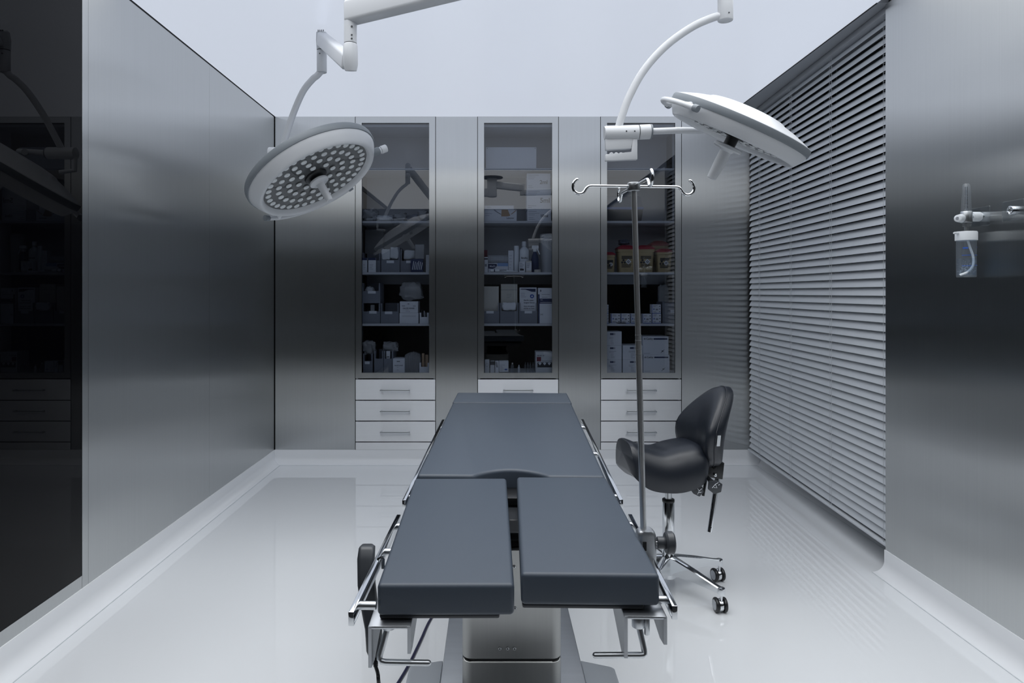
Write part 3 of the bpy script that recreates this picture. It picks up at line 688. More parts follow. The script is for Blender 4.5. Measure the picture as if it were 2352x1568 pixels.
def sharps_bin(label, a, b, top, z0, d, labx):
    x0, x1 = X(a, d), X(b, d); z1 = Zp(top, d); h = z1-z0; cx = (x0+x1)/2; hx = (x1-x0)/2; cy = d+hx
    c = thing('sharps_bin', label, 'bin', (cx, cy, z0), 'yellow sharps bins in the right cabinet')
    m = MB(); hz = h*.84
    m.loft([rr(cx, cy, hx*.80, hx*.80, z0, hx*.3), rr(cx, cy, hx*.92, hx*.92, z0+hz*.88, hx*.3), rr(cx, cy, hx*.99, hx*.99, z0+hz*.89, hx*.3), rr(cx, cy, hx, hx, z0+hz, hx*.3)], sharps)
    m.build('bucket', c)
    m = MB(); m.loft([rr(cx, cy, hx*1.03, hx*1.03, z0+hz, hx*.3), rr(cx, cy, hx*1.03, hx*1.03, z0+hz+h*.06, hx*.3), rr(cx, cy, hx*.85, hx*.85, z0+hz+h*.10, hx*.3), rr(cx, cy, hx*.5, hx*.5, z0+h, hx*.2)], redm); m.build('lid', c)
    # printed label on the front, following the taper
    m = MB(); w = hx*.62; za, zb2 = z0+hz*.2, z0+hz*.72
    def yy(z): return cy-hx*(.80+.12*(z-z0)/(hz*.88))-.001
    m.add([(cx-w, yy(za), za), (cx+w, yy(za), za), (cx+w, yy(zb2), zb2), (cx-w, yy(zb2), zb2)], [(0, 1, 2, 3)], sharps)
    for k in range(5):
        z = zb2-(zb2-za)*(.02+.09*k)
        if k < 3: m.frect(cx-w*.95, cx+w*.9, z-.006, z, yy(z)-.0008, ink)
    for k in range(3):
        z = za+(zb2-za)*(.04+.1*k); m.frect(cx-w*.95, cx+w*(.6+.1*k), z, z+.005, yy(z)-.0012, ink)
    zc = za+(zb2-za)*.5; R_ = h*.105; y = yy(zc)-.003; q = cx+w*.25
    m.add([(q-R_, y, zc), (q, y, zc-R_), (q+R_, y, zc), (q, y, zc+R_)], [(0, 1, 2, 3)], carton)
    R2 = R_*.5; m.add([(q-R2, y-.0006, zc), (q, y-.0006, zc-R2), (q+R2, y-.0006, zc), (q, y-.0006, zc+R2)], [(0, 1, 2, 3)], ink)
    R2 = R_*.25; m.add([(q-R2, y-.0012, zc), (q, y-.0012, zc-R2), (q+R2, y-.0012, zc), (q, y-.0012, zc+R2)], [(0, 1, 2, 3)], carton)
    # trefoil
    for k in range(3):
        a = PI/2+k*2*PI/3; ox, oz = cx-w*.62+.012*math.cos(a), zc+.012*math.sin(a)
        m.add([(ox+.009*math.cos(t*.785), y, oz+.009*math.sin(t*.785)) for t in range(8)], [tuple(range(8))], ink)
    m.build('warning_label', c)
    return c
sharps_bin('small yellow sharps bin cut off by the left frame of the right cabinet', 1389, 1414, 578, S3, 5.375, None)
sharps_bin('large yellow sharps bin left of the drip pole, under the dark bag', 1419.5, 1461.5, 562, S3, 5.36, None)
sharps_bin('large yellow sharps bin just right of the drip pole', 1463.5, 1505, 562, S3, 5.36, None)
sharps_bin('yellow sharps bin at the right end of the shelf in the right cabinet', 1509, 1546, 570, S3, 5.37, None)
z0 = Zp(562, 5.36)
pillow('waste_bag', 'dark crumpled bag lying on the lid of the sharps bin left of the pole', 'bag', 1424, 1446, 550, z0, casem, d=5.41, dep=.09, nz=.4, seed=91)
sharps_bin('sharps bin at the back, only its red lid showing above the right end bin', 1496, 1538, 552, S3, 5.535, None)
# fourth shelf: suture boxes
def sut(m, x0, x1, z0, z1, y):
    w = x1-x0; h = z1-z0
    m.frect(x0, x0+w*.05, z0, z1, y, blue); m.frect(x0, x1, z0, z0+h*.06, y, blue)
    lines(m, x0+w*.12, x0+w*.7, z1-h*.1, 2, h*.11, y, greyink, h*.05)
    for k in range(3): m.frect(x1-w*.2, x1-w*.08, z1-h*(.16+.3*k)-h*.09, z1-h*(.16+.3*k), y, ink)
    m.frect(x0+w*.16, x0+w*.28, z0+h*.4, z0+h*.56, y, blue); m.frect(x0+w*.4, x0+w*.68, z0+h*.36, z0+h*.52, y, greyink); lines(m, x0+w*.14, x0+w*.7, z0+h*.25, 2, h*.1, y, greyink, h*.04)
gb = 'suture boxes on the fourth shelf'
SB = [(1388, 1398, 720, S4, 'suture box against the left frame, lower of the pair'), (1388, 1398, 699.5, Zp(719.8), 'suture box against the left frame, upper of the pair'),
      (1404, 1424.5, 720, S4, 'small blue-edged suture box with loose papers before it, left of the pole'), (1426.5, 1446.5, 720, S4, 'small blue-edged suture box, second from the pole on its left side'),
      (1449, 1468, 720, S4, 'small blue-edged suture box partly hidden by the drip pole'), (1476.5, 1496, 720.5, S4, 'small blue-edged suture box just right of the drip pole'),
      (1498, 1518.5, 720, S4, 'suture box at the foot of the pair beside the grey bin'), (1497.5, 1518, 699, Zp(719.8), 'suture box on top of the pair beside the grey bin')]
for a, b, t, z, lb in SB: cartonbox('suture_box', lb, 'box', a, b, t, z, carton, dep=.075, deco=sut, group=gb)
m = MB(); m.box(X(1401, 5.355), X(1418, 5.355), 5.35, 5.366, S4, S4+.003, carton); tag(m.build('paper_slip', base=(X(1410), 5.358, S4)), 'white paper slip lying at the shelf edge before the suture boxes', 'paper')
m = MB(); m.box(X(1416, 5.357), X(1438, 5.357), 5.352, 5.37, S4+.0032, S4+.007, ink, .001, 1); tag(m.build('marker_pen', base=(X(1427), 5.36, S4)), 'flat black marker lying on the shelf edge before the suture boxes', 'pen')
storage_bin('grey bin with a white label at the right end of the fourth shelf, right cabinet', 1521.5, 1552, 693, S4, (1540, 1549, 712, 718), d=5.40, front=.96)
pillow('glove_packet', 'pale folded packet standing up behind the grey bin of the right cabinet', 'packet', 1513, 1537, 657, S4, carton2, d=5.61, dep=.05, nz=.12, seed=97, pw=.35)
def brd(m, x0, x1, z0, z1, y):
    w = x1-x0; h = z1-z0
    m.frect(x0+w*.36, x0+w*.56, z1-h*.25, z1-h*.12, y, navy); m.frect(x0+w*.59, x0+w*.64, z1-h*.25, z1-h*.12, y, greyink)
    lines(m, x0+w*.3, x0+w*.74, z1-h*.4, 2, h*.08, y, greyink); lines(m, x0+w*.4, x0+w*.62, z1-h*.6, 4, h*.09, y, greyink)
gc = 'white cartons stacked on the cabinet floor'
zz = S5
nm = ['lowest', 'middle', 'topmost']
for k, t in enumerate((825.5, 793.5, 761)):
    z1 = Zp(t); cartonbox('supply_carton', 'white supply carton at the left frame, %s of the stack of three' % nm[k], 'carton', 1386, 1428, t, zz, carton, dep=.2, deco=brd, group=gc); zz = z1+.0005
zz = S5
for k, t in enumerate((825.5, 793)):
    z1 = Zp(t); cartonbox('supply_carton', 'white supply carton behind the drip pole, %s of the stack of two' % ['lower', 'upper'][k], 'carton', 1430.5, 1476, t, zz, carton, dep=.2, deco=brd, group=gc); zz = z1+.0005
def cat(m, x0, x1, z0, z1, y):
    w = x1-x0; h = z1-z0
    m.text('Cathy', x0+w*.13, y, z1-h*.17, h*.15, ink, w*.27); m.frect(x0+w*.42, x1-w*.05, z1-h*.175, z1-h*.09, y, navy)
    q = (x0+w*.075, z1-h*.13); R_ = h*.055; m.add([(q[0]-R_, y, q[1]), (q[0], y, q[1]-R_), (q[0]+R_, y, q[1]), (q[0], y, q[1]+R_)], [(0, 1, 2, 3)], ink)
    R_ *= .4; m.add([(q[0]-R_, y-.0006, q[1]), (q[0], y-.0006, q[1]-R_), (q[0]+R_, y-.0006, q[1]), (q[0], y-.0006, q[1]+R_)], [(0, 1, 2, 3)], carton)
    a, b = x0+w*.68, z0+h*.1
    m.add([(a, y, b), (a+.006, y, b), (a+w*.16, y, b+h*.18), (a+w*.15, y, b+h*.2)], [(0, 1, 2, 3)], greyink); m.add([(a+w*.05, y, b+h*.09), (a+w*.12, y, b+h*.08), (a+w*.12, y, b+h*.12), (a+w*.06, y, b+h*.14)], [(0, 1, 2, 3)], ink)
    lines(m, x0+.008, x0+w*.3, z0+.014, 1, .01, y, greyink)
zt = Zp(815)
cartonbox('catheter_carton', 'white carton with a dark stripe, lower of the pair right of the pole', 'carton', 1477.5, 1538, 815, S5, carton, dep=.22, deco=cat, group=gc)
cartonbox('catheter_carton', 'white carton with a dark stripe, upper of the pair right of the pole', 'carton', 1476.5, 1535.5, 772.5, zt+.0005, carton, dep=.22, deco=cat, group=gc)

# ------------------------------------------------------------------ window blind
bl = thing('venetian_blind', 'grey slatted window blind hanging along the right-hand wall recess', 'blind', (1.955, 4.2, .112))
B0, B1 = V((2.004, 5.285, 0)), V((1.902, 3.00, 0))
bd = (B1-B0).normalized(); bn = V((-bd.y, bd.x, 0))
if bn.x > 0: bn = -bn                                  # toward the room
bL = (B1-B0).length
def blp(s, o, z): return B0+bd*s+bn*o+V((0, 0, z))
th = math.radians(61); w = .05
sl = MB(); secs = []
prof = []
for k in range(9):
    u = (k/8-.5)*w; sag = .0032*(1-(2*u/w)**2)
    prof.append((u, sag))
pts = [(u, s_) for u, s_ in prof]+[(u, s_-.0007) for u, s_ in prof[::-1]]
for s_ in (0, bL):
    q = []
    for u, g in pts:
        o = u*math.cos(th)+g*math.sin(th); z = -u*math.sin(th)+g*math.cos(th)   # room edge (u>0) hangs low
        q.append(blp(s_, o, z)+V((0, 0, .16)))
    secs.append(q)
sl.loft(secs, slat_m)
s0 = sl.build('slat', bl, angle=50)
NS = 58; pitch = .0436
for k in range(1, NS): part_copy(s0, bl, (0, 0, pitch*k))
def along(m, o0, o1, z0, z1, mat, s0_=0, s1_=None, bev=0):
    s1_ = bL if s1_ is None else s1_
    M = Matrix.Identity(4); M.col[0] = (*bd, 0); M.col[1] = (*bn, 0); M.col[2] = (0, 0, 1, 0); M.col[3] = (*B0, 1)
    m.box(s0_, s1_, o0, o1, z0, z1, mat, bev, 2, M=M)
m = MB(); along(m, -.024, .024, .108, .124, slat_m, bev=.005); m.build('bottom_rail', bl)
m = MB(); along(m, -.03, .03, 2.667, 2.698, soffit_m, bev=.002); m.build('head_rail', bl)
for sc_ in (.235, .825, 1.40, 1.98):
    m = MB()
    for o in (.020, -.020):
        m.tube([blp(sc_, o, .118), blp(sc_, o, 2.67)], .0009, cordm, 6)
    m.tube([blp(sc_+.03, .022, .124), blp(sc_+.03, .022, 2.67)], .0011, cordm, 6)
    for k in range(NS+1):
        z = .118+pitch*k+.01; m.tube([blp(sc_, .02, z), blp(sc_, -.02, z+.006)], .0007, cordm, 4)
    m.build('ladder_cord', bl)

# ------------------------------------------------------------------ surgical lamps
def lamp_frame(c, n, xdir):
    z = -V(n).normalized(); x = V(xdir); x = (x-z*x.dot(z)).normalized(); y = z.cross(x)
    M = Matrix.Identity(4)
    for i, q in enumerate((x, y, z)): M.col[i] = (*q, 0)
    M.col[3] = (*c, 1); return M
def lamp_head(root, c, R, n, xdir, arcs):
    M = lamp_frame(c, n, xdir) @ Matrix.Scale(R, 4)
    m = MB()
    m.lathe([(0.001, .25), (.30, .247), (.46, .232), (.53, .218), (.56, .198), (.75, .146), (.90, .092), (.965, .064), (.985, .055), (.99, .045)], white, M, 72)
    sh = m.build('housing', root, angle=50)
    m = MB(); m.lathe([(.985, .05), (1.0, .047), (1.006, .03), (1.006, -.03), (.998, -.05), (.98, -.052)], rubber, M, 72); m.build('rim_band', root)
    m = MB(); m.lathe([(.985, -.05), (.982, -.065), (.955, -.12), (.915, -.185), (.895, -.212), (.875, -.222), (.85, -.215), (.83, -.19), (.815, -.15), (.81, -.14)], white, M, 72); m.build('skirt_ring', root, angle=50)
    m = MB(); m.lathe([(.815, -.145), (.6, -.135), (.3, -.120), (.2, -.118), (.001, -.118)], lampface, M, 72)
    for k in range(9):                                    # seams between the mirror segments
        a0 = 2*PI*k/9; q = []
        for t in range(9):
            u = t/8; r = .17+.64*u; a = a0+.5*u*u
            zz = -.1465+.0275*(1-(r/.815))-.0005
            q.append((r, a, zz))
        for (r0, a, z0), (r1, b, z1) in zip(q, q[1:]):
            e = .004
            m.add([(r0*math.cos(a)-e*math.sin(a), r0*math.sin(a)+e*math.cos(a), z0-.002), (r1*math.cos(b)-e*math.sin(b), r1*math.sin(b)+e*math.cos(b), z1-.002),
                   (r1*math.cos(b)+e*math.sin(b), r1*math.sin(b)-e*math.cos(b), z1-.002), (r0*math.cos(a)+e*math.sin(a), r0*math.sin(a)-e*math.cos(a), z0-.002)], [(0, 1, 2, 3)], black_p, M)
    face = m.build('reflector_face', root)
    # LED lenses
    proto = None; Rot = M.to_3x3()
    for r, cnt, ph in ((.27, 8, .2), (.425, 16, .1), (.585, 24, .05), (.74, 34, .0)):
        for k in range(cnt):
            a = 2*PI*k/cnt+ph; zz = -.147+.0275*(1-r/.815)-.003
            p = Rot @ V((r*math.cos(a), r*math.sin(a), zz))
            if proto is None:
                m = MB(); M2 = M.copy(); M2.col[3] = (*root.location, 1)
                m.lathe([(.045, .006), (.045, -.004), (.040, -.010), (.030, -.010), (.026, -.006), (.016, -.006), (.012, -.011), (.001, -.013)], lens_m, M2, 14)
                proto = m.build('led_lens', root); proto.location = V(c)-root.location+p
            else: part_copy(proto, root, V(c)-root.location+p)
    k = 1/R; fz = .074*k
    m = MB(); m.lathe([(.001, -.11), (.175, -.11), (.165, -.145), (.135, -.165), (.085, -.175), (.085, -fz), (.001, -fz)], black_p, M, 40); m.build('hub_collar', root)
    m = MB(); m.lathe([(.001, -fz), (.046*k, -fz), (.050*k, -fz-.002*k), (.050*k, -fz-.011*k), (.046*k, -fz-.014*k), (.026*k, -fz-.016*k), (.0205*k, -fz-.022*k), (.0200*k, -fz-.06*k), (.0180*k, -fz-.10*k), (.0165*k, -fz-.122*k), (.013*k, -fz-.125*k), (.001, -fz-.125*k)], white, M, 36); m.build('centre_handle', root)
    for a0, a1 in arcs:
        m = MB(); pts = []
        N = 22
        for k in range(N+1):
            a = math.radians(a0+(a1-a0)*k/N); pts.append(M @ V((1.10*math.cos(a), 1.10*math.sin(a), -.10)))
        m.tube(pts, .036*R, white, 14)
        for f in (.14, .86):
            a = math.radians(a0+(a1-a0)*f); m.tube([M @ V((r*math.cos(a), r*math.sin(a), z)) for r, z in ((.93, -.06), (1.03, -.09), (1.10, -.10))], [.06*R, .045*R, .036*R], white, 12)
        h = m.build('side_handle', root)
        for p, q in ((pts[0], pts[1]), (pts[-1], pts[-2])):
            t = (p-q).normalized(); m = MB(); m.cyl(p-t*.03*R, p+t*.045*R, .048*R, rubber, 18, bev=.006*R); m.build('end_cap', h)
    return M

def arc_pts(ctrl, n=10):
    """Catmull-Rom through control points"""
    c = [V(p) for p in ctrl]; c = [c[0]*2-c[1]]+c+[c[-1]*2-c[-2]]; out = []
    for i in range(1, len(c)-2):
        for k in range(n):
            t = k/n; p0, p1, p2, p3 = c[i-1:i+3]
            out.append(.5*((2*p1)+(p2-p0)*t+(2*p0-5*p1+4*p2-p3)*t*t+(3*p1-p0-3*p2+p3)*t**3))
    out.append(c[-2]); return out
def beam(m, p0, p1, hw, hh, mat, hw1=None, hh1=None, bev=.012):
    p0 = V(p0); p1 = V(p1); t = (p1-p0); L = t.length; t.normalize()
    x = t.cross(V((0, 0, 1))).normalized(); u = x.cross(t)
    hw1 = hw1 or hw; hh1 = hh1 or hh
    secs = []
    def sec(s_, a, b):
        return [p0+t*s_+x*q.x+u*q.y for q in rr(0, 0, a, b, 0, min(a, b)*.45, 4)]
    secs = [sec(0, hw*.8, hh*.8), sec(bev*.4, hw*.95, hh*.95), sec(bev, hw, hh), sec(L-bev, hw1, hh1), sec(L-bev*.4, hw1*.95, hh1*.95), sec(L, hw1*.8, hh1*.8)]
    m.loft(secs, mat)

# ceiling mount
MT = V((0.0, 2.58, 2.70))
m = thing('ceiling_mount', 'white ceiling column from which both surgical lamps hang', 'mount', (0, 2.58, 2.70))
q = MB(); q.cyl(MT, MT-V((0, 0, .018)), .13, black_p, 40, bev=.004); q.build('ceiling_plate', m)
q = MB(); q.cyl(MT-V((0, 0, .018)), MT-V((0, 0, .24)), .058, white, 36, bev=.006); q.build('spindle', m)

# large lamp (left)
LC = P(716, 388, 3.5); LR = .352; Ln = V((.51, -.164, -.842))
ll = thing('surgical_lamp', 'larger surgical lamp, its round LED face turned toward the camera at the left', 'lamp', LC)
lamp_head(ll, LC, LR, Ln, (.87, 0, .49), [(78, 157)])
a_ = math.radians(26); LM = lamp_frame(LC, Ln, (.87, 0, .49)) @ Matrix.Scale(LR, 4)
def lp(r): return LM @ V((r*math.cos(a_), r*math.sin(a_), -.085))
m = MB(); m.cyl(lp(.93), lp(1.075), .062*LR, rubber, 20, bev=.004); m.cyl(lp(1.07), lp(1.095), .052*LR, white, 20); m.cyl(lp(1.10), lp(1.20), .060*LR, white, 24, bev=.004); m.build('side_knob', ll)
colA = V((-.593, 2.86, 0)); zA = 2.505
m = MB(); beam(m, (MT.x-.05, MT.y, zA+.005), colA+V((-.012, .012, zA)), .034, .048, white); m.build('extension_arm', ll)
m = MB(); m.cyl(colA+V((0, 0, zA+.04)), colA+V((0, 0, 2.374)), .0265, white, 32)
for z, s in ((2.435, .004), (2.40, .0035), (2.385, .0035)): m.cyl(colA+V((.010, -.024, z)), colA+V((.0115, -.0275, z)), s, dark_p, 12)
m.build('drop_column', ll)
m = MB(); pts = [colA+V((0, 0, z)) for z in (2.368, 2.34, 2.30)]; m.tube([colA+V((0, 0, 2.371)), colA+V((0, 0, 2.362)), colA+V((0, 0, 2.32)), colA+V((0, .005, 2.285)), colA+V((0, .010, 2.262))], [.0265, .030, .031, .030, .024], white, 28)
m.cyl(colA+V((0, 0, 2.374)), colA+V((0, 0, 2.370)), .0255, dark_p, 28); m.build('elbow', ll)
EL = V((-.872, 3.50, 2.63))
m = MB(); beam(m, colA+V((-.012, .03, 2.305)), EL+V((.004, -.01, -.005)), .030, .034, white, .028, .034)
m.build('spring_arm', ll)
m = MB(); m.tube([EL+V((-.004, .012, .045)), EL+V((-.005, .015, .038)), EL+V((-.006, .02, 0)), EL+V((-.006, .022, -.048))], [.020, .027, .029, .026], white, 24)
for k in range(4): m.box(EL.x-.018+k*.009, EL.x-.015+k*.009, EL.y-.012, EL.y-.006, EL.z+.036, EL.z+.044, dark_p)
m.build('knuckle', ll)
CC = EL+V((-.006, .022, 0))
m = MB(); m.cyl(CC+V((0, 0, -.052)), CC+V((0, 0, -.165)), .0255, white, 28, bev=.003); m.cyl(CC+V((0, 0, -.047)), CC+V((0, 0, -.053)), .0245, dark_p, 24); m.cyl(CC+V((-.004, -.0245, -.075)), CC+V((-.004, -.0265, -.075)), .0035, dark_p, 10); m.build('swivel_column', ll)
dA = CC.y
gim = P(650, 352, dA+.10)
ctrl = [CC+V((.004, 0, -.148)), P(728, 174, dA+.002), P(718, 182, dA+.006), P(696, 210, dA+.02), P(674, 260, dA+.05), P(655, 318, dA+.08), gim+V((0, 0, .02))]
m = MB(); m.tube(arc_pts(ctrl), .0165, white, 16); m.build('curved_tube', ll)
hc = P(728, 350, dA+.11)
m = MB(); m.cyl(gim+V((-.075, 0, 0)), gim+V((.075, 0, 0)), .032, white, 28, bev=.004); m.cyl(gim+V((.075, 0, 0)), gim+V((.082, 0, 0)), .028, rubber, 24); m.build('gimbal', ll)
m = MB(); m.tube(arc_pts([gim+V((.08, 0, 0)), gim.lerp(hc, .6), hc+V((.05, 0, .005)), LC+V((-.03, .06, .10))], 6), .016, white, 14); m.build('pivot_tube', ll)
m = MB(); m.tube([gim+V((-.07, 0, -.02)), gim+V((-.07, 0, -.09)), gim+V((.01, 0, -.10))], .012, white, 12); m.build('grip', ll)

# smaller lamp (right)
SD = 2.36
SC = P(1698, 289, SD); SR = 166*SD/F; Sn = V((-.405, .262, -.876))
sl_ = thing('surgical_lamp', 'smaller surgical lamp seen edge-on, tilted before the window blind', 'lamp', SC)
MS = lamp_head(sl_, SC, SR, Sn, (.90, 0, -.44), [(150, 226)])
gd = 2.60
m = MB(); cb = P(1666, 48, gd)
m.cyl(V((cb.x, cb.y, cb.z)), V((cb.x, cb.y, 2.50)), .0285, white, 32, bev=.003); m.cyl(V((cb.x+.004, cb.y-.0275, cb.z+.02)), V((cb.x+.004, cb.y-.0295, cb.z+.02)), .003, dark_p, 10); m.build('swivel_column', sl_)
j1 = V((.357, 2.62, 0))
m = MB(); beam(m, (MT.x+.05, MT.y, 2.60), j1+V((.01, 0, 2.56)), .034, .042, white); m.build('extension_arm', sl_)
m = MB(); m.cyl(j1+V((0, 0, 2.61)), j1+V((0, 0, 2.472)), .0275, white, 32, bev=.004); m.build('drop_column', sl_)
m = MB(); beam(m, j1+V((.02, 0, 2.508)), V((cb.x-.01, cb.y, 2.52)), .030, .036, white); m.build('spring_arm', sl_)
m = MB(); m.tube([V((cb.x, cb.y, 2.56)), V((cb.x, cb.y, 2.552)), V((cb.x, cb.y, 2.53)), V((cb.x, cb.y, 2.498))], [.02, .028, .031, .029], white, 24); m.build('knuckle', sl_)
def q_(px, py): return P(px, py, gd)
m = MB(); m.tube(arc_pts([q_(1660, 38), q_(1640, 40), q_(1590, 62), q_(1530, 105), q_(1480, 160), q_(1446, 220), q_(1428, 268), q_(1420, 296)]), .0145, white, 18); m.build('curved_tube', sl_)
m = MB(); m.tube([q_(1388, 306.5), q_(1389, 306.5), q_(1392, 306), q_(1466, 304)], [.022, .026, .028, .028], white, 28)
m.tube([q_(1466.5, 304), q_(1467.5, 304)], [.0262, .0262], dark_p, 24)
m.tube([q_(1468, 303.5), q_(1470, 303.5), q_(1493, 302.5)], [.027, .028, .028], white, 28); m.tube([q_(1493, 302.5), q_(1497, 302.5)], [.0285, .0275], rubber, 28)
for px in (1439, 1458): m.cyl(P(px, 301, gd-.026), P(px, 301, gd-.029), .0028, dark_p, 10)
m.build('gimbal', sl_)
m = MB()
def plate(m, pts, d0, d1, mat, bev=.004):
    """outline in picture directions at real depth d0, extruded to d1"""
    n = len(pts); a = [P(x, y, d0) for x, y in pts]; dv = V((0, d1-d0, 0)); b = [p+dv for p in a]
    bm = bmesh.new(); va = [bm.verts.new(p) for p in a]; vb = [bm.verts.new(p) for p in b]
    bm.faces.new(va); bm.faces.new(vb[::-1])
    for i in range(n): bm.faces.new((va[i], vb[i], vb[(i+1) % n], va[(i+1) % n]))
    if bev: bmesh.ops.bevel(bm, geom=bm.edges[:], offset=bev, segments=2, profile=.5, affect='EDGES')
    m._bm(bm, mat)
plate(m, [(1390, 306), (1462, 306), (1452, 320), (1452, 341), (1392, 344)], gd-.012, gd+.016, white)
plate(m, [(1452, 318), (1464.5, 318), (1464.5, 366), (1391, 369), (1391, 354), (1452, 350)], gd-.012, gd+.012, white, .003)
for k in range(4): m.ball(P(1404+k*11, 353.5, gd), .008, .012, .006, white, 12)
m.build('grip', sl_)
far = MS @ V((-.1, 1.0, -.02)); 
m = MB(); m.tube(arc_pts([q_(1497, 301.5), q_(1560, 299.5), q_(1620, 298), V((far.x, gd, far.z+.02)), far], 6), .0125, white, 16); m.build('pivot_tube', sl_)

# ------------------------------------------------------------------ operating table
tx = (V((.0323, 1, .0249))).normalized()            # along, away from the camera
tr = V((1, -.0323, 0)); tr = (tr-tx*tr.dot(tx)).normalized(); tu = tr.cross(tx)
TO = V((.0525, 1.905, .8185))
TM = Matrix.Identity(4)
for i, q in enumerate((tr, tx, tu)): TM.col[i] = (*q, 0)
TM.col[3] = (*TO, 1)
ot = thing('operating_table', 'operating table with slate cushions and split leg section, centre of the room', 'table', (.06, 2.15, 0))
# cushions
N = 14
poly = [(-.264, .006), (-.105, .006)]+[(-.105+.21*k/N, .006+.062*math.sin(PI*k/N)**.8) for k in range(1, N)]+[(.105, .006), (.264, .006), (.262, 1.092), (-.262, 1.092)]
m = MB(); m.prism(poly, -.062, 0, leather, TM, .010, 5); m.build('back_cushion', ot, angle=50)
HM = TM @ Matrix.Translation((0, 1.097, 0)) @ Matrix.Rotation(math.radians(3.2), 4, 'X')
m = MB(); m.prism([(-.263, .002), (.263, .002), (.256, .192), (-.256, .192)], -.062, .002, leather, HM, .008, 5); m.build('head_cushion', ot, angle=50)
def wq(px, py, d): return P(px, py, d)
# leg cushions (each in its own plane)
def leg_cushion(xh0, xh1, xf0, xf1, zh, zf, df):
    h0, h1 = V((xh0, 1.893, zh)), V((xh1, 1.893, zh)); f0, f1 = V((xf0, df, zf)), V((xf1, df, zf))
    along_ = ((h0+h1)/2-(f0+f1)/2); L = along_.length; y = along_.normalized(); x = (h1-h0).normalized(); x = (x-y*x.dot(y)).normalized(); z = x.cross(y)
    o = (f0+f1)/2
    M = Matrix.Identity(4)
    for i, q in enumerate((x, y, z)): M.col[i] = (*q, 0)
    M.col[3] = (*o, 1)
    w0, w1 = (xf1-xf0)/2, (xh1-xh0)/2
    m = MB(); m.prism([(-w0, 0), (w0, 0), (w1, L), (-w1, L)], -.058, 0, leather, M, .0085, 5)
    cu = m.build('leg_cushion', ot, angle=50)
    m = MB(); m.prism([(-w0+.002, .012), (w0-.026, .012), (w0-.02, L-.02), (-w0+.002, L-.02)], -.069, -.0575, dark_p, M, .004, 2); m.build('cushion_base', cu)
    return M, w0, L
ML, wl, Ll = leg_cushion(-.214, .040, -.2075, .0405, .8165, .8035, 1.232)
MR, wr, Lr = leg_cushion(.069, .3165, .0525, .3025, .8195, .8225, 1.232)
# frame under the cushions
m = MB(); m.prism([(-.235, .09), (.235, .09), (.235, 1.25), (-.235, 1.25)], -.10, -.065, dark_p, TM, .004, 2)
m.prism([(-.11, -.02), (.11, -.02), (.11, .10), (-.11, .10)], -.075, -.055, black_p, TM, .004, 2)
m.prism([(-.05, -.12), (.06, -.12), (.06, -.02), (-.05, -.02)], -.115, -.08, dark_p, TM, .003, 1)
m.prism([(-.235, -.02), (-.20, -.02), (-.20, .09), (-.235, .09)], -.10, -.066, alu, TM, .003, 1); m.prism([(.20, -.02), (.235, -.02), (.235, .09), (.20, .09)], -.10, -.066, alu, TM, .003, 1)
m.build('table_frame', ot)
# rails
def rail(p0, p1, spacers, side):
    p0 = V(p0); p1 = V(p1); t = (p1-p0).normalized(); x = V((t.y, -t.x, 0)).normalized(); z = x.cross(t)
    M = Matrix.Identity(4)
    for i, q in enumerate((x, t, z)): M.col[i] = (*q, 0)
    M.col[3] = (*p0, 1)
    m = MB(); m.box(-.005, .005, 0, (p1-p0).length, -.025, 0, chrome, .0012, 2, M=M); r = m.build('side_rail', ot)
    for s in spacers:
        m = MB(); m.cyl(M @ V((-side*.004, s, -.0125)), M @ V((-side*.034, s, -.0125)), .0075, satin, 20, bev=.001, ); m.build('rail_spacer', r)
rail(P(806, 1405, 1.18), P(916, 1181, 1.665), (.05, .29, .44), -1)
rail(P(1550, 1391, 1.20), P(1447, 1180, 1.68), (.05, .29, .44), 1)
rail(P(928, 1148, 1.757), P(928, 1148, 1.757)+V((.03, 1.0, .022)), (.06, .5, .9), -1)
rail(P(1427, 1147, 1.757), P(1427, 1147, 1.757)+V((.032, 1.0, .022)), (.06, .5, .9), 1)
# leg brackets (U channels) with bent locking handles
def bracket(M, x0, x1, handle, pin):
    zt = -.0695; t = .006
    m = MB()
    m.box(x0, x1, -.012, .34, zt-t, zt, alu, .002, 2, M=M)
    for xa, tip in ((x0, .075), (x1-t, .05)):
        vs = [(xa, -.012, zt-.001), (xa, -.012, zt-tip), (xa, .02, zt-tip-.004), (xa, .20, zt-.02), (xa, .20, zt-.001)]
        vs += [(a+t, b, c_) for a, b, c_ in vs]
        m.add(vs, [(0, 1, 2, 3, 4), (9, 8, 7, 6, 5)]+[(i, i+5, (i+1) % 5+5, (i+1) % 5) for i in range(5)], alu, M)
    br = m.build('leg_bracket', ot)
    m = MB(); m.tube([M @ V(p) for p in handle], .0055, satin, 14, round_end=True); m.build('locking_handle', br)
    m = MB(); a = M @ V(pin); m.cyl(a, a-V((0, 0, .02)), .012, satin, 20, bev=.002); m.build('clamp_screw', br)
    return br
def inv(M, px, py, d): return M.inverted() @ P(px, py, d)
hl = [P(893, 1428, 1.255), P(890, 1440, 1.253), P(880, 1478, 1.247), P(873, 1503, 1.243), P(872, 1512, 1.242), P(876, 1518, 1.241), P(886, 1520, 1.240), P(920, 1521, 1.24), P(984, 1522, 1.24)]
bracket(ML, -wl-.014, -wl+.062, [ML.inverted() @ p for p in hl], ML.inverted() @ P(893, 1418, 1.255))
hr = [P(1466, 1426, 1.255), P(1468, 1440, 1.253), P(1476, 1475, 1.248), P(1480, 1494, 1.245), P(1481, 1500, 1.244), P(1477, 1504, 1.243), P(1468, 1504, 1.242), P(1430, 1504, 1.242), P(1367, 1504.5, 1.242)]
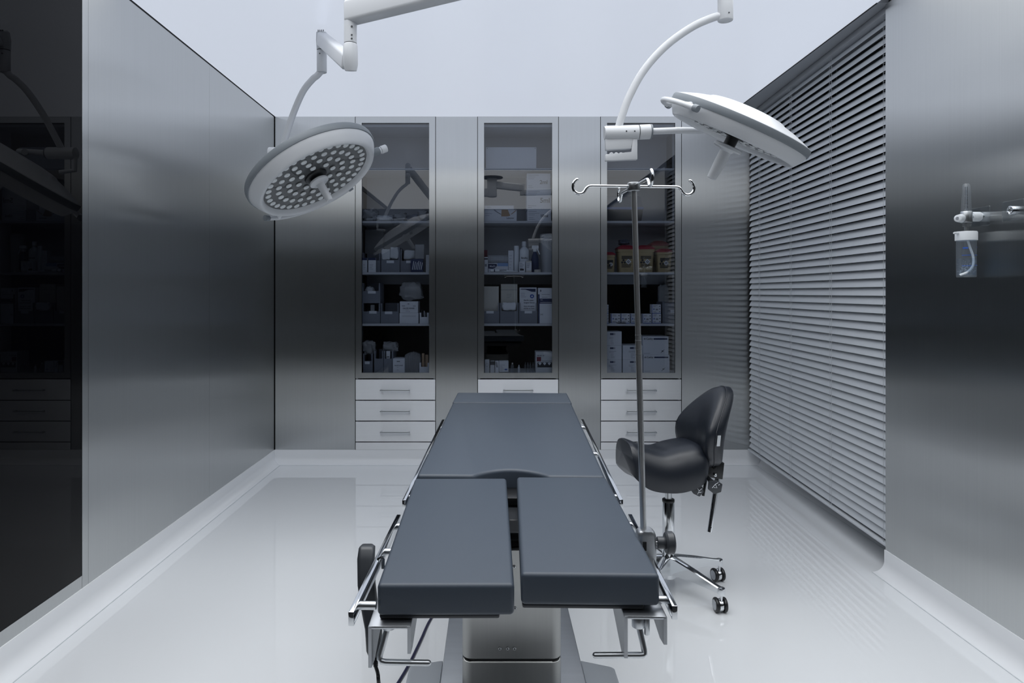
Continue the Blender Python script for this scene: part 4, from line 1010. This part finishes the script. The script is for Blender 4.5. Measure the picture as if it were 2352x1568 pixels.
br = bracket(MR, wr-.066, wr+.010, [MR.inverted() @ p for p in hr], MR.inverted() @ P(1466, 1414, 1.255))
m = MB(); a = P(1486, 1414, 1.25); m.cyl(a, a-V((0, 0, .034)), .005, satin, 16, bev=.001); m.build('lock_pin', br)
# column, bellows, base
cxm = .0585; hx = .146
m = MB()
for k in range(7):
    z = .572+k*.0215; m.loft([rr(cxm, 2.14, .118, .115, z, .02), rr(cxm, 2.14, .128, .125, z+.010, .02), rr(cxm, 2.14, .118, .115, z+.0205, .02)], black_p)
m.build('bellows', ot)
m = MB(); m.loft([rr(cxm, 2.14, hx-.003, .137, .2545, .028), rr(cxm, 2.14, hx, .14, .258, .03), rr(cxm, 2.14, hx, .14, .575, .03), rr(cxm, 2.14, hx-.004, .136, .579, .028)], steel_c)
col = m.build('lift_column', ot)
for px, py in ((1148, 1489), (1166, 1489), (1182, 1489), (1181, 1301), (1183, 1396)):
    p = P(px, py, 2.0); m = MB(); m.cyl(V((p.x, 2.001, p.z)), V((p.x, 1.998, p.z)), .0048, satin, 16, bev=.001); m.cyl(V((p.x, 1.9985, p.z)), V((p.x, 1.9975, p.z)), .0022, black_p, 8); m.build('screw', col)
m = MB(); m.loft([rr(cxm, 2.14, hx-.006, .136, .235, .028), rr(cxm, 2.14, hx-.006, .136, .256, .028)], black_p); m.build('column_seal', ot)
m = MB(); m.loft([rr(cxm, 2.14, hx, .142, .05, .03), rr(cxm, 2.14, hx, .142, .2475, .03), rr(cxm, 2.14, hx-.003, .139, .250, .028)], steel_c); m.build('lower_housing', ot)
m = MB()
xa, xb = -.168, .306
m.prism([(xa, 1.45), (xb, 1.45), (xb, 2.80), (xa, 2.80)], .012, .064, steel_b, bev=.004, seg=2)
m.prism([(xa-.003, 1.47), (xa-.115, 1.50), (xa-.115, 2.335), (xa-.105, 2.35), (xa-.003, 2.378)], .012, .050, flare_m, bev=.003, seg=2)
m.prism([(xb+.003, 1.47), (xb+.112, 1.50), (xb+.112, 2.325), (xb+.102, 2.338), (xb+.003, 2.378)], .012, .050, flare_m, bev=.003, seg=2)
m.prism([(xa+.01, 1.47), (xb-.01, 1.47), (xb-.01, 2.78), (xa+.01, 2.78)], 0, .013, black_p)
m.build('floor_base', ot)

# hand control hanging from the left rail
hcn = thing('hand_control', 'dark hand control hanging from the left leg rail of the operating table', 'remote', P(848, 1420, 1.38))
m = MB()
secs = []
ctr = [(843, 1252, 1.44, .012, .010), (843, 1257, 1.438, .0165, .014), (841, 1280, 1.43, .0175, .016), (842, 1340, 1.41, .0175, .016), (850, 1400, 1.40, .0165, .015), (858, 1440, 1.39, .0165, .015), (860, 1490, 1.38, .0155, .014), (861, 1503, 1.378, .012, .011)]
for px, py, d, a, b in ctr:
    c = P(px, py, d); secs.append([V((c.x+q.x, c.y+q.y, c.z)) for q in rr(0, 0, a, b, 0, min(a, b)*.6, 4)])
m.loft(secs, dark_p); bdy = m.build('body', hcn, angle=60)
m = MB(); h0 = P(864, 1282, 1.41)
m.tube([P(862, 1320, 1.405), P(866, 1298, 1.403), P(870, 1283, 1.40), P(876, 1279, 1.40), P(880, 1284, 1.40), P(880, 1305, 1.40)], .0035, chrome, 10); m.build('hanging_hook', hcn)
m = MB(); pts = [P(861, 1503, 1.378), P(863, 1530, 1.374)]
for k in range(7):
    a = pts[0].lerp(pts[1], k/7); b = pts[0].lerp(pts[1], (k+.6)/7); m.cyl(a, b, .0072-.0004*k, black_p, 14)
m.tube(pts, .0045, black_p, 10); m.build('strain_relief', hcn)
m = MB(); p = pts[1]; m.tube(arc_pts([p, P(868, 1548, 1.372), P(871, 1580, 1.37), V((p.x+.01, 1.45, .35)), V((p.x+.05, 1.7, .12)), V((-.16, 2.0, .006)), V((-.10, 2.05, .03))], 6), .0038, black_p, 10); m.build('cord', hcn)
# mains cable on the floor
m = MB(); m.tube(arc_pts([V((-.19, 3.0, .006)), P(990, 1420, 2.78)+V((0, 0, 0)), V((-.272, 2.6, .006)), V((-.298, 2.42, .006)), V((-.335, 2.25, .006)), V((-.40, 2.0, .006)), V((-.5, 1.6, .006)), V((-.52, 1.2, .006))], 8), .0052, cable_m, 10)
for v in m.v: v.z = max(v.z, 0.0)
tag(m.build('power_cable', base=(-.3, 2.3, 0)), 'dark blue cable running over the floor left of the table base', 'cable')

# ------------------------------------------------------------------ drip pole and its clamp
pb = P(1479, 1235, 1.425); ptop = P(1456, 428, 1.425)
iv = thing('drip_pole', 'tall steel drip pole with four hooks, clamped to the right table rail', 'pole', pb)
m = MB(); mid = pb.lerp(ptop, .56)
m.cyl(pb-V((0, 0, .02)), mid, .0064, pole_m, 20); m.cyl(mid, ptop, .0058, pole_m, 20)
for f in (.52, .535, .56, .575): a = pb.lerp(ptop, f); m.cyl(a, a+V((0, 0, .002)), .0066, alu, 20)
m.build('pole', iv)
m = MB(); m.cyl(ptop-V((0, 0, .010)), ptop+V((0, 0, .008)), .0135, satin, 24, bev=.002); hub = m.build('hub', iv)
k_ = .3004e-3
prof = [(0, 0), (150, 0), (300, 0), (318, 4), (336, 18), (352, 42), (372, 54), (398, 52), (420, 34), (428, 6), (422, -22), (406, -40), (398, -44)]
for a in (4, 94, 184, 274):
    ca, sa = math.cos(math.radians(a)), math.sin(math.radians(a))
    pts = [ptop+V((ca*u*k_, sa*u*k_, -w_*k_)) for u, w_ in prof]
    m = MB(); m.tube(pts[:2]+arc_pts(pts[2:], 4), .0031, chrome, 12, round_end=True); m.build('hook', iv)
cl = thing('rail_clamp', 'silver clamp with a dark star knob holding the drip pole to the table rail', 'clamp', P(1484, 1250, 1.425))
cc = P(1483, 1250, 1.425)
m = MB(); M = Matrix.Translation(cc)
m.loft([[M @ q for q in rr(0, 0, a, .018, z, .010, 4)] for a, z in ((.013, .032), (.017, .029), (.0195, .022), (.0205, -.02), (.019, -.045), (.016, -.055))], alu)
m.box(-.010, -.0025, -.0195, -.0175, -.006, .012, black_p, M=M); m.build('clamp_body', cl)
m = MB(); kb = P(1508, 1246, 1.425)
m.cyl(kb+V((-.006, 0, 0)), kb+V((.006, 0, 0)), .0035, chrome, 12); m.cyl(kb+V((.001, 0, 0)), kb+V((.020, 0, 0)), .0125, dark_p, 28, bev=.0015)
M = Matrix.Translation(kb+V((.018, 0, 0))) @ Matrix.Rotation(PI/2, 4, 'Y')
m.lathe([(.001, 0), (.020, 0), (.023, .003), (.023, .015), (.020, .018), (.001, .018)], dark_p, M, 36); m.build('knob', cl)

# ------------------------------------------------------------------ saddle stool
SX, SY = .788, 3.05
st = thing('saddle_stool', 'black saddle stool on casters between the operating table and the window blind', 'stool', (SX, SY, 0))
fw = V((-.985, -.17, 0)).normalized(); lt = V((fw.y*-1, fw.x, 0))   # lateral, near side
if lt.y > 0: lt = -lt
def SP(u, v, z): return V((SX, SY, 0))+fw*u+lt*v+V((0, 0, z))
# seat: arched sections along the length
def cr(xs, ys, x):
    for i in range(len(xs)-1):
        if x <= xs[i+1] or i == len(xs)-2:
            t = (x-xs[i])/(xs[i+1]-xs[i]); t = max(0, min(1, t)); t2 = t*t*(3-2*t)
            return ys[i]+(ys[i+1]-ys[i])*t2
us   = [-.148, -.10, -.02, .06, .14, .19, .217]
tops = [.648, .668, .660, .643, .660, .680, .684]
wid  = [.115, .150, .158, .150, .132, .118, .108]
bots = [.565, .512, .483, .478, .492, .530, .560]
def cm(ys, u):
    for i in range(len(us)-1):
        if u <= us[i+1] or i == len(us)-2:
            t = (u-us[i])/(us[i+1]-us[i]); h = us[i+1]-us[i]
            def sl(k):
                if k <= 0: return (ys[1]-ys[0])/(us[1]-us[0])
                if k >= len(us)-1: return (ys[-1]-ys[-2])/(us[-1]-us[-2])
                return (ys[k+1]-ys[k-1])/(us[k+1]-us[k-1])
            m0, m1 = sl(i)*h, sl(i+1)*h
            return (2*t**3-3*t*t+1)*ys[i]+(t**3-2*t*t+t)*m0+(-2*t**3+3*t*t)*ys[i+1]+(t**3-t*t)*m1
m = MB(); secs = []; NU = 40; NA = 26
for i in range(NU+1):
    u = -.148+.365*i/NU; q = min((u+.148)/.05, (.217-u)/.026)
    e = math.sqrt(max(0, 1-(1-min(1, q))**2)); sc = .80+.2*e
    if i in (0, NU): sc = .02
    zt, ww, zb = cm(tops, u), cm(wid, u), cm(bots, u)
    zc = zb+(zt-zb)*.55; dd = zt-zb
    sec = []
    for k in range(NA+1):
        a = math.radians(-112+224*k/NA)
        y = ww*math.copysign(abs(math.sin(a))**.62, math.sin(a)); z = zt-dd*((1-math.cos(a))/1.375)**1.1
        sec.append((y, z))
    ye, ze = sec[-1]
    for k in range(1, 8):
        t = k/8; sec.append((ye*(1-2*t), ze+.008*math.sin(PI*t)))
    secs.append([SP(u, y*sc, zc+(z-zc)*sc) for y, z in sec])
m.loft(secs, leather_k); m.build('seat', st, angle=48)
# backrest: domed pad
bo = SP(-.185, .012, .730); lean = math.radians(6)
bz_ = (V((0, 0, 1))*math.cos(lean)-fw*math.sin(lean)*1.0).normalized()
bfw = V((-.97, -.25, 0)).normalized(); blt = V((-bfw.y, bfw.x, 0)); blt = blt if blt.y < 0 else -blt
def BP(y, z, o): return bo+blt*y+bz_*z+bfw*o
def outline(t):                                              # egg outline, wide at bottom third
    a = 2*PI*t; y = .148*math.copysign(abs(math.cos(a))**.86, math.cos(a)); z = math.sin(a)
    z = .178*math.copysign(abs(z)**.9, z)
    if z > 0: y *= 1-.40*(z/.178)**1.3
    return y, z
m = MB(); secs = []; n = 48
def pad(sc, o): return [BP(y*sc, z*sc, o+.11*((y*sc)/.148)**2*.50+.022*math.cos((z*sc+.05)/.178*1.9)-.02*max(0, z*sc/.178)**2) for y, z in (outline(k/n) for k in range(n))]
for sc, o in ((.02, .040), (.35, .0395), (.62, .036), (.80, .030), (.92, .019), (.98, .006), (1.0, -.010), (.995, -.020)): secs.append(pad(sc, o))
m.loft(secs, leather_k); bk = m.build('backrest', st, angle=60)
m = MB(); secs = [pad(.994, -.019), pad(1.0, -.026), pad(.985, -.05), pad(.93, -.062), pad(.75, -.069), pad(.4, -.071), pad(.02, -.071)]
m.loft(secs, leather_k); m.build('back_shell', bk, angle=60)
m = MB(); ring = pad(1.0, -.0205); m.tube(ring+[ring[0]], .0024, leather_k, 8, cap=False); m.build('seam', bk)
m = MB()
e = [BP(.1485*1.012, z, -.026+.11*.50+.018) for z in (-.055, -.010)]
dv = -bfw*.014
m.add([e[0]-blt*.002, e[1]-blt*.002, e[1]+dv-blt*.002, e[0]+dv-blt*.002, e[0]+blt*.002, e[1]+blt*.002, e[1]+dv+blt*.002, e[0]+dv+blt*.002], [(0, 1, 2, 3), (7, 6, 5, 4), (0, 4, 5, 1), (1, 5, 6, 2), (2, 6, 7, 3), (3, 7, 4, 0)], carton2); m.build('fabric_tag', bk)
# mechanism
m = MB()
pl = [(1623, 1062), (1664, 1063), (1660, 1101), (1628, 1096), (1610, 1082)]
plate(m, pl, 3.02, 3.06, black_p, .002); m.cyl(P(1641, 1072, 3.02), P(1641, 1072, 3.008), .010, black_p, 16, bev=.002); m.ball(P(1643, 1090.5, 3.015), .008, .008, .008, chrome, 14); m.build('bracket', st)
m = MB(); m.tube([P(1627, 1045, 3.05), P(1645, 1052, 3.05), P(1655, 1054, 3.05)], .008, chrome, 14); m.tube(arc_pts([P(1650, 1020, 3.06), P(1655, 1048, 3.05), P(1656, 1062, 3.045)], 5), .006, chrome, 12); m.build('back_stem', st)
m = MB(); m.tube([P(1648, 1095, 3.05), P(1643, 1130, 3.04), P(1630, 1221, 3.02)], .0115, chrome, 18); m.cyl(P(1633, 1211, 3.010), P(1633, 1211, 3.006), .003, black_p, 8); m.build('adjuster_bar', st)
m = MB(); plate(m, [(1515, 1100), (1600, 1085), (1625, 1085), (1600, 1108), (1560, 1118), (1520, 1118)], 3.0, 3.10, black_p, .004); m.build('seat_plate', st)
def lever(p0, p1, head, d, sym):
    m = MB(); m.tube([P(*p0, d+.06), P(*p1, d)], [.008, .011], black_p, 12); plate(m, head, d-.006, d+.008, dark_p, .003); lv = m.build('lever', st)
    m = MB()
    for q in sym:
        pts = [P(x, y, d-.0075) for x, y in q]; m.tube(pts, .0012, carton, 6)
    m.build('symbol', lv, label if False else 38)
lever((1575, 1108), (1592, 1117), [(1588, 1113), (1600, 1111), (1614, 1118), (1617, 1130), (1607, 1141), (1593, 1134), (1585, 1122)], 2.93, [[(1600, 1118), (1606, 1127), (1602, 1135)], [(1606, 1127), (1612, 1122)], [(1604, 1131), (1611, 1130)]])
lever((1618, 1090), (1634, 1106), [(1629, 1104), (1648, 1104), (1660, 1112), (1657, 1130), (1641, 1135), (1627, 1124)], 2.93, [[(1636, 1120), (1643, 1112), (1650, 1108)], [(1643, 1112), (1647, 1120), (1640, 1119)], [(1650, 1114), (1653, 1112)]])
m = MB(); m.tube([P(1622, 1098, 2.99), P(1618, 1120, 2.98), P(1615, 1138, 2.98)], .006, black_p, 12); m.build('cable_hose', st)
# column
zc0 = .41
m = MB(); m.cyl((SX, SY, zc0-.02), (SX, SY, .60), .0150, satin, 24); m.build('gas_lift', st)
m = MB(); m.cyl((SX, SY, .10), (SX, SY, zc0-.012), .0265, chrome, 32, bev=.002); m.build('column', st)
m = MB(); m.cyl((SX, SY, zc0-.014), (SX, SY, zc0), .0275, black_p, 32, bev=.003); m.build('column_collar', st)
m = MB(); m.cyl((SX, SY, .06), (SX, SY, .145), .033, chrome, 32, bev=.004); m.build('base_hub', st)
for k in range(5):
    a = math.radians(-53+72*k); dr = V((math.cos(a), math.sin(a), 0)); sd = V((-dr.y, dr.x, 0)); o = V((SX, SY, 0))
    RL = .272; secs = []
    for s_, hw_, zt, zb in ((.025, .020, .158, .080), (.05, .018, .155, .085), (.15, .0145, .134, .088), (.24, .012, .112, .084), (RL, .013, .106, .082)):
        secs.append([o+dr*s_+sd*hw_+V((0, 0, zb)), o+dr*s_-sd*hw_+V((0, 0, zb)), o+dr*s_-sd*hw_+V((0, 0, zt-.004)), o+dr*s_-sd*hw_*.7+V((0, 0, zt)), o+dr*s_+sd*hw_*.7+V((0, 0, zt)), o+dr*s_+sd*hw_+V((0, 0, zt-.004))])
    m = MB(); m.loft(secs, chrome); e = o+dr*RL; m.cyl(e+V((0, 0, .078)), e+V((0, 0, .107)), .0155, chrome, 20, bev=.003); m.build('leg', st)
    m = MB(); m.cyl(e+V((0, 0, .05)), e+V((0, 0, .08)), .006, chrome, 12)
    ax = V((math.cos(.35*k+.1), math.sin(.35*k+.1)*.5, 0)).normalized(); pr = V((-ax.y, ax.x, 0)); cpt = e+pr*.012+V((0, 0, .0305))
    m.cyl(cpt-ax*.0085, cpt+ax*.0085, .0255, chrome, 24, bev=.003); cst = m.build('caster', st)
    for s_ in (-1, 1):
        c0 = cpt+ax*s_*.0105; m = MB(); m.cyl(c0, c0+ax*s_*.014, .0303, black_p, 28, bev=.005); m.cyl(c0+ax*s_*.0135, c0+ax*s_*.0148, .021, alu, 24); m.build('wheel', cst)

# ------------------------------------------------------------------ oxygen flowmeter on the right wall
def wz(py, d=2.609): return CH+(CY-py)*d/F
D1 = 2.615
OB = V((1.796, D1-.03, wz(637)))
fm = thing('oxygen_flowmeter', 'oxygen flowmeter with a bubbling water bottle plugged into the steel wall at right', 'flowmeter', OB)
ax_, ay_ = OB.x, OB.y
def FM(z): return V((ax_, ay_, z))
z0, z1, z2 = wz(637), wz(552), wz(533)
m = MB(); M = Matrix.Translation((ax_, ay_, 0)); rb = .0345
m.lathe([(.001, z0), (rb*.9, z0), (rb*.96, z0+.004), (rb*.97, z1), (rb*.93, z1), (rb*.92, z0+.006), (.001, z0+.005)], clear, M, 40)
for z, a0, a1 in ((wz(573), -2.5, -2.0), (wz(588), -2.6, -1.75), (wz(588), -1.3, -.6), (wz(612), -2.6, -1.7), (wz(611), -1.3, -.6), (wz(570), -.9, -.6)):
    th_ = .0022 if z != wz(573) else .006
    for k in range(6):
        a = a0+(a1-a0)*k/6; b = a0+(a1-a0)*(k+1)/6; r = rb*.98
        m.add([(ax_+r*math.cos(a), ay_+r*math.sin(a), z), (ax_+r*math.cos(b), ay_+r*math.sin(b), z), (ax_+r*math.cos(b), ay_+r*math.sin(b), z+th_), (ax_+r*math.cos(a), ay_+r*math.sin(a), z+th_)], [(0, 1, 2, 3)], blue)
bot = m.build('bottle', fm)
m = MB(); zw = wz(594); m.lathe([(.001, z0+.007), (rb*.90, z0+.008), (rb*.915, zw), (.001, zw)], water_m, M, 36); m.build('water', bot)
m = MB(); r2 = random.Random(3)
for k in range(150):
    a = r2.uniform(0, 2*PI); rr_ = rb*.86*math.sqrt(r2.random()); hgt = r2.random()**1.6
    c = V((ax_+rr_*math.cos(a), ay_+rr_*math.sin(a), z0+.01+hgt*(wz(604)-z0-.01)+(.01 if math.cos(a) > 0 else 0))); s_ = r2.uniform(.0006, .0016)
    m.ball(c, s_, s_, s_, lens_m, 6)
bb = m.build('bubbles', bot); bb['kind'] = 'stuff'
m = MB(); m.tube(arc_pts([FM(z1+.01)+V((-.005, -.01, 0)), FM(wz(570))+V((.006, -.012, 0)), FM(wz(592))+V((.018, -.012, 0)), FM(wz(612))+V((.010, -.02, 0)), FM(wz(626))+V((-.015, -.025, 0)), FM(wz(632))+V((-.032, -.012, 0))], 6), .0042, tube_w, 12); m.build('dip_tube', bot)
m = MB(); m.lathe([(.001, z1-.002), (rb*1.06, z1-.002), (rb*1.06, z2-.004), (rb*1.0, z2), (.012, z2+.002), (.001, z2+.002)], white_d, M, 40)
m.tube([FM(z2-.006)+V((-rb*.9, -.005, 0)), FM(z2-.006)+V((-rb*1.35, -.008, 0)), FM(z2-.006)+V((-rb*1.55, -.009, 0))], [.0055, .0045, .0035], white_d, 12); m.build('lid', fm)
zb0, zb1 = wz(512), wz(487)
m = MB(); m.cyl(FM(z2), FM(zb0-.003), .0075, satin, 20); m.cyl(FM(wz(521)), FM(wz(515)), .0145, satin, 6); m.cyl(FM(zb0-.002), FM(zb1), .020, satin, 28, bev=.003); m.build('valve_body', fm)
m = MB(); m.tube([FM(zb1), FM(zb1+.004), FM(wz(440)), FM(wz(428)), FM(wz(424))], [.018, .0175, .0135, .0125, .008], clear, 28)
m.cyl(FM(zb1), FM(wz(428)), .0055, clear, 14)
vd = math.atan2(-ay_, -ax_)
for k in range(15):
    z = zb1+.010+k*.0056; r = .0182-.0045*k/14
    for da in (-.32, .12):
        a0, a1 = vd+da, vd+da+.2
        m.add([(ax_+r*math.cos(a), ay_+r*math.sin(a), zz_) for a, zz_ in ((a0, z), (a1, z), (a1, z+.0026), (a0, z+.0026))], [(0, 1, 2, 3)], ink)
m.build('flow_tube', fm)
m = MB(); kp = V((ax_-.020, ay_-.002, wz(503))); m.cyl(kp, kp+V((-.010, -.012, -.001)), .007, satin, 16); m.tube([kp+V((-.008, -.009, -.001)), kp+V((-.010, -.012, -.001)), kp+V((-.030, -.024, -.003)), kp+V((-.032, -.0255, -.003))], [.014, .016, .0135, .010], white_d, 24)
a = kp+V((-.0323, -.0258, -.003)); m.cyl(a, a+V((-.0005, -.0007, 0)), .006, greyink, 16); m.build('flow_knob', fm)
oz = 1.621
m = MB(); m.cyl(V((ax_+.016, ay_+.006, oz)), V((XR-.03, D1-.002, oz)), .0065, satin, 16); m.build('inlet_stem', fm)
m = MB(); m.cyl(V((XR-.036, D1, oz)), V((XR-.003, D1, oz)), .0185, white_d, 30, bev=.003); m.build('probe_collar', fm)
def outlet(label, d, z):
    c = thing('gas_outlet', label, 'outlet', (XR, d, z), 'gas outlets on the right wall')
    m = MB(); m.box(XR-.0035, XR-.0003, d-.052, d+.052, z-.036, z+.036, clear_plate, .0005, 1); m.build('clear_plate', c)
    m = MB(); M = Matrix.Translation((XR, d, z)) @ Matrix.Rotation(-PI/2, 4, 'Y')
    m.lathe([(.016, .0005), (.016, .013), (.0145, .014), (.012, .014), (.011, .010), (.0065, .010), (.0055, .012), (.001, .012)], chrome, M, 32); m.build('socket', c)
    return c
outlet('gas outlet under a clear plate with the flowmeter plugged in', D1, oz)
outlet('empty gas outlet under a clear plate right of the flowmeter', 2.45, CH+(CY-483)*2.45/F)

# ------------------------------------------------------------------ world and view
w = bpy.data.worlds.new('world'); scene.world = w; w.use_nodes = True
w.node_tree.nodes['Background'].inputs[0].default_value = (.02, .025, .03, 1)
vs = scene.view_settings
vs.view_transform = 'Standard'; vs.look = 'None'; vs.exposure = 0; vs.gamma = 1; vs.use_curve_mapping = False
scene.cycles.max_bounces = 10; scene.cycles.transparent_max_bounces = 16; scene.cycles.glossy_bounces = 6; scene.cycles.diffuse_bounces = 6
scene.cycles.sample_clamp_indirect = 6
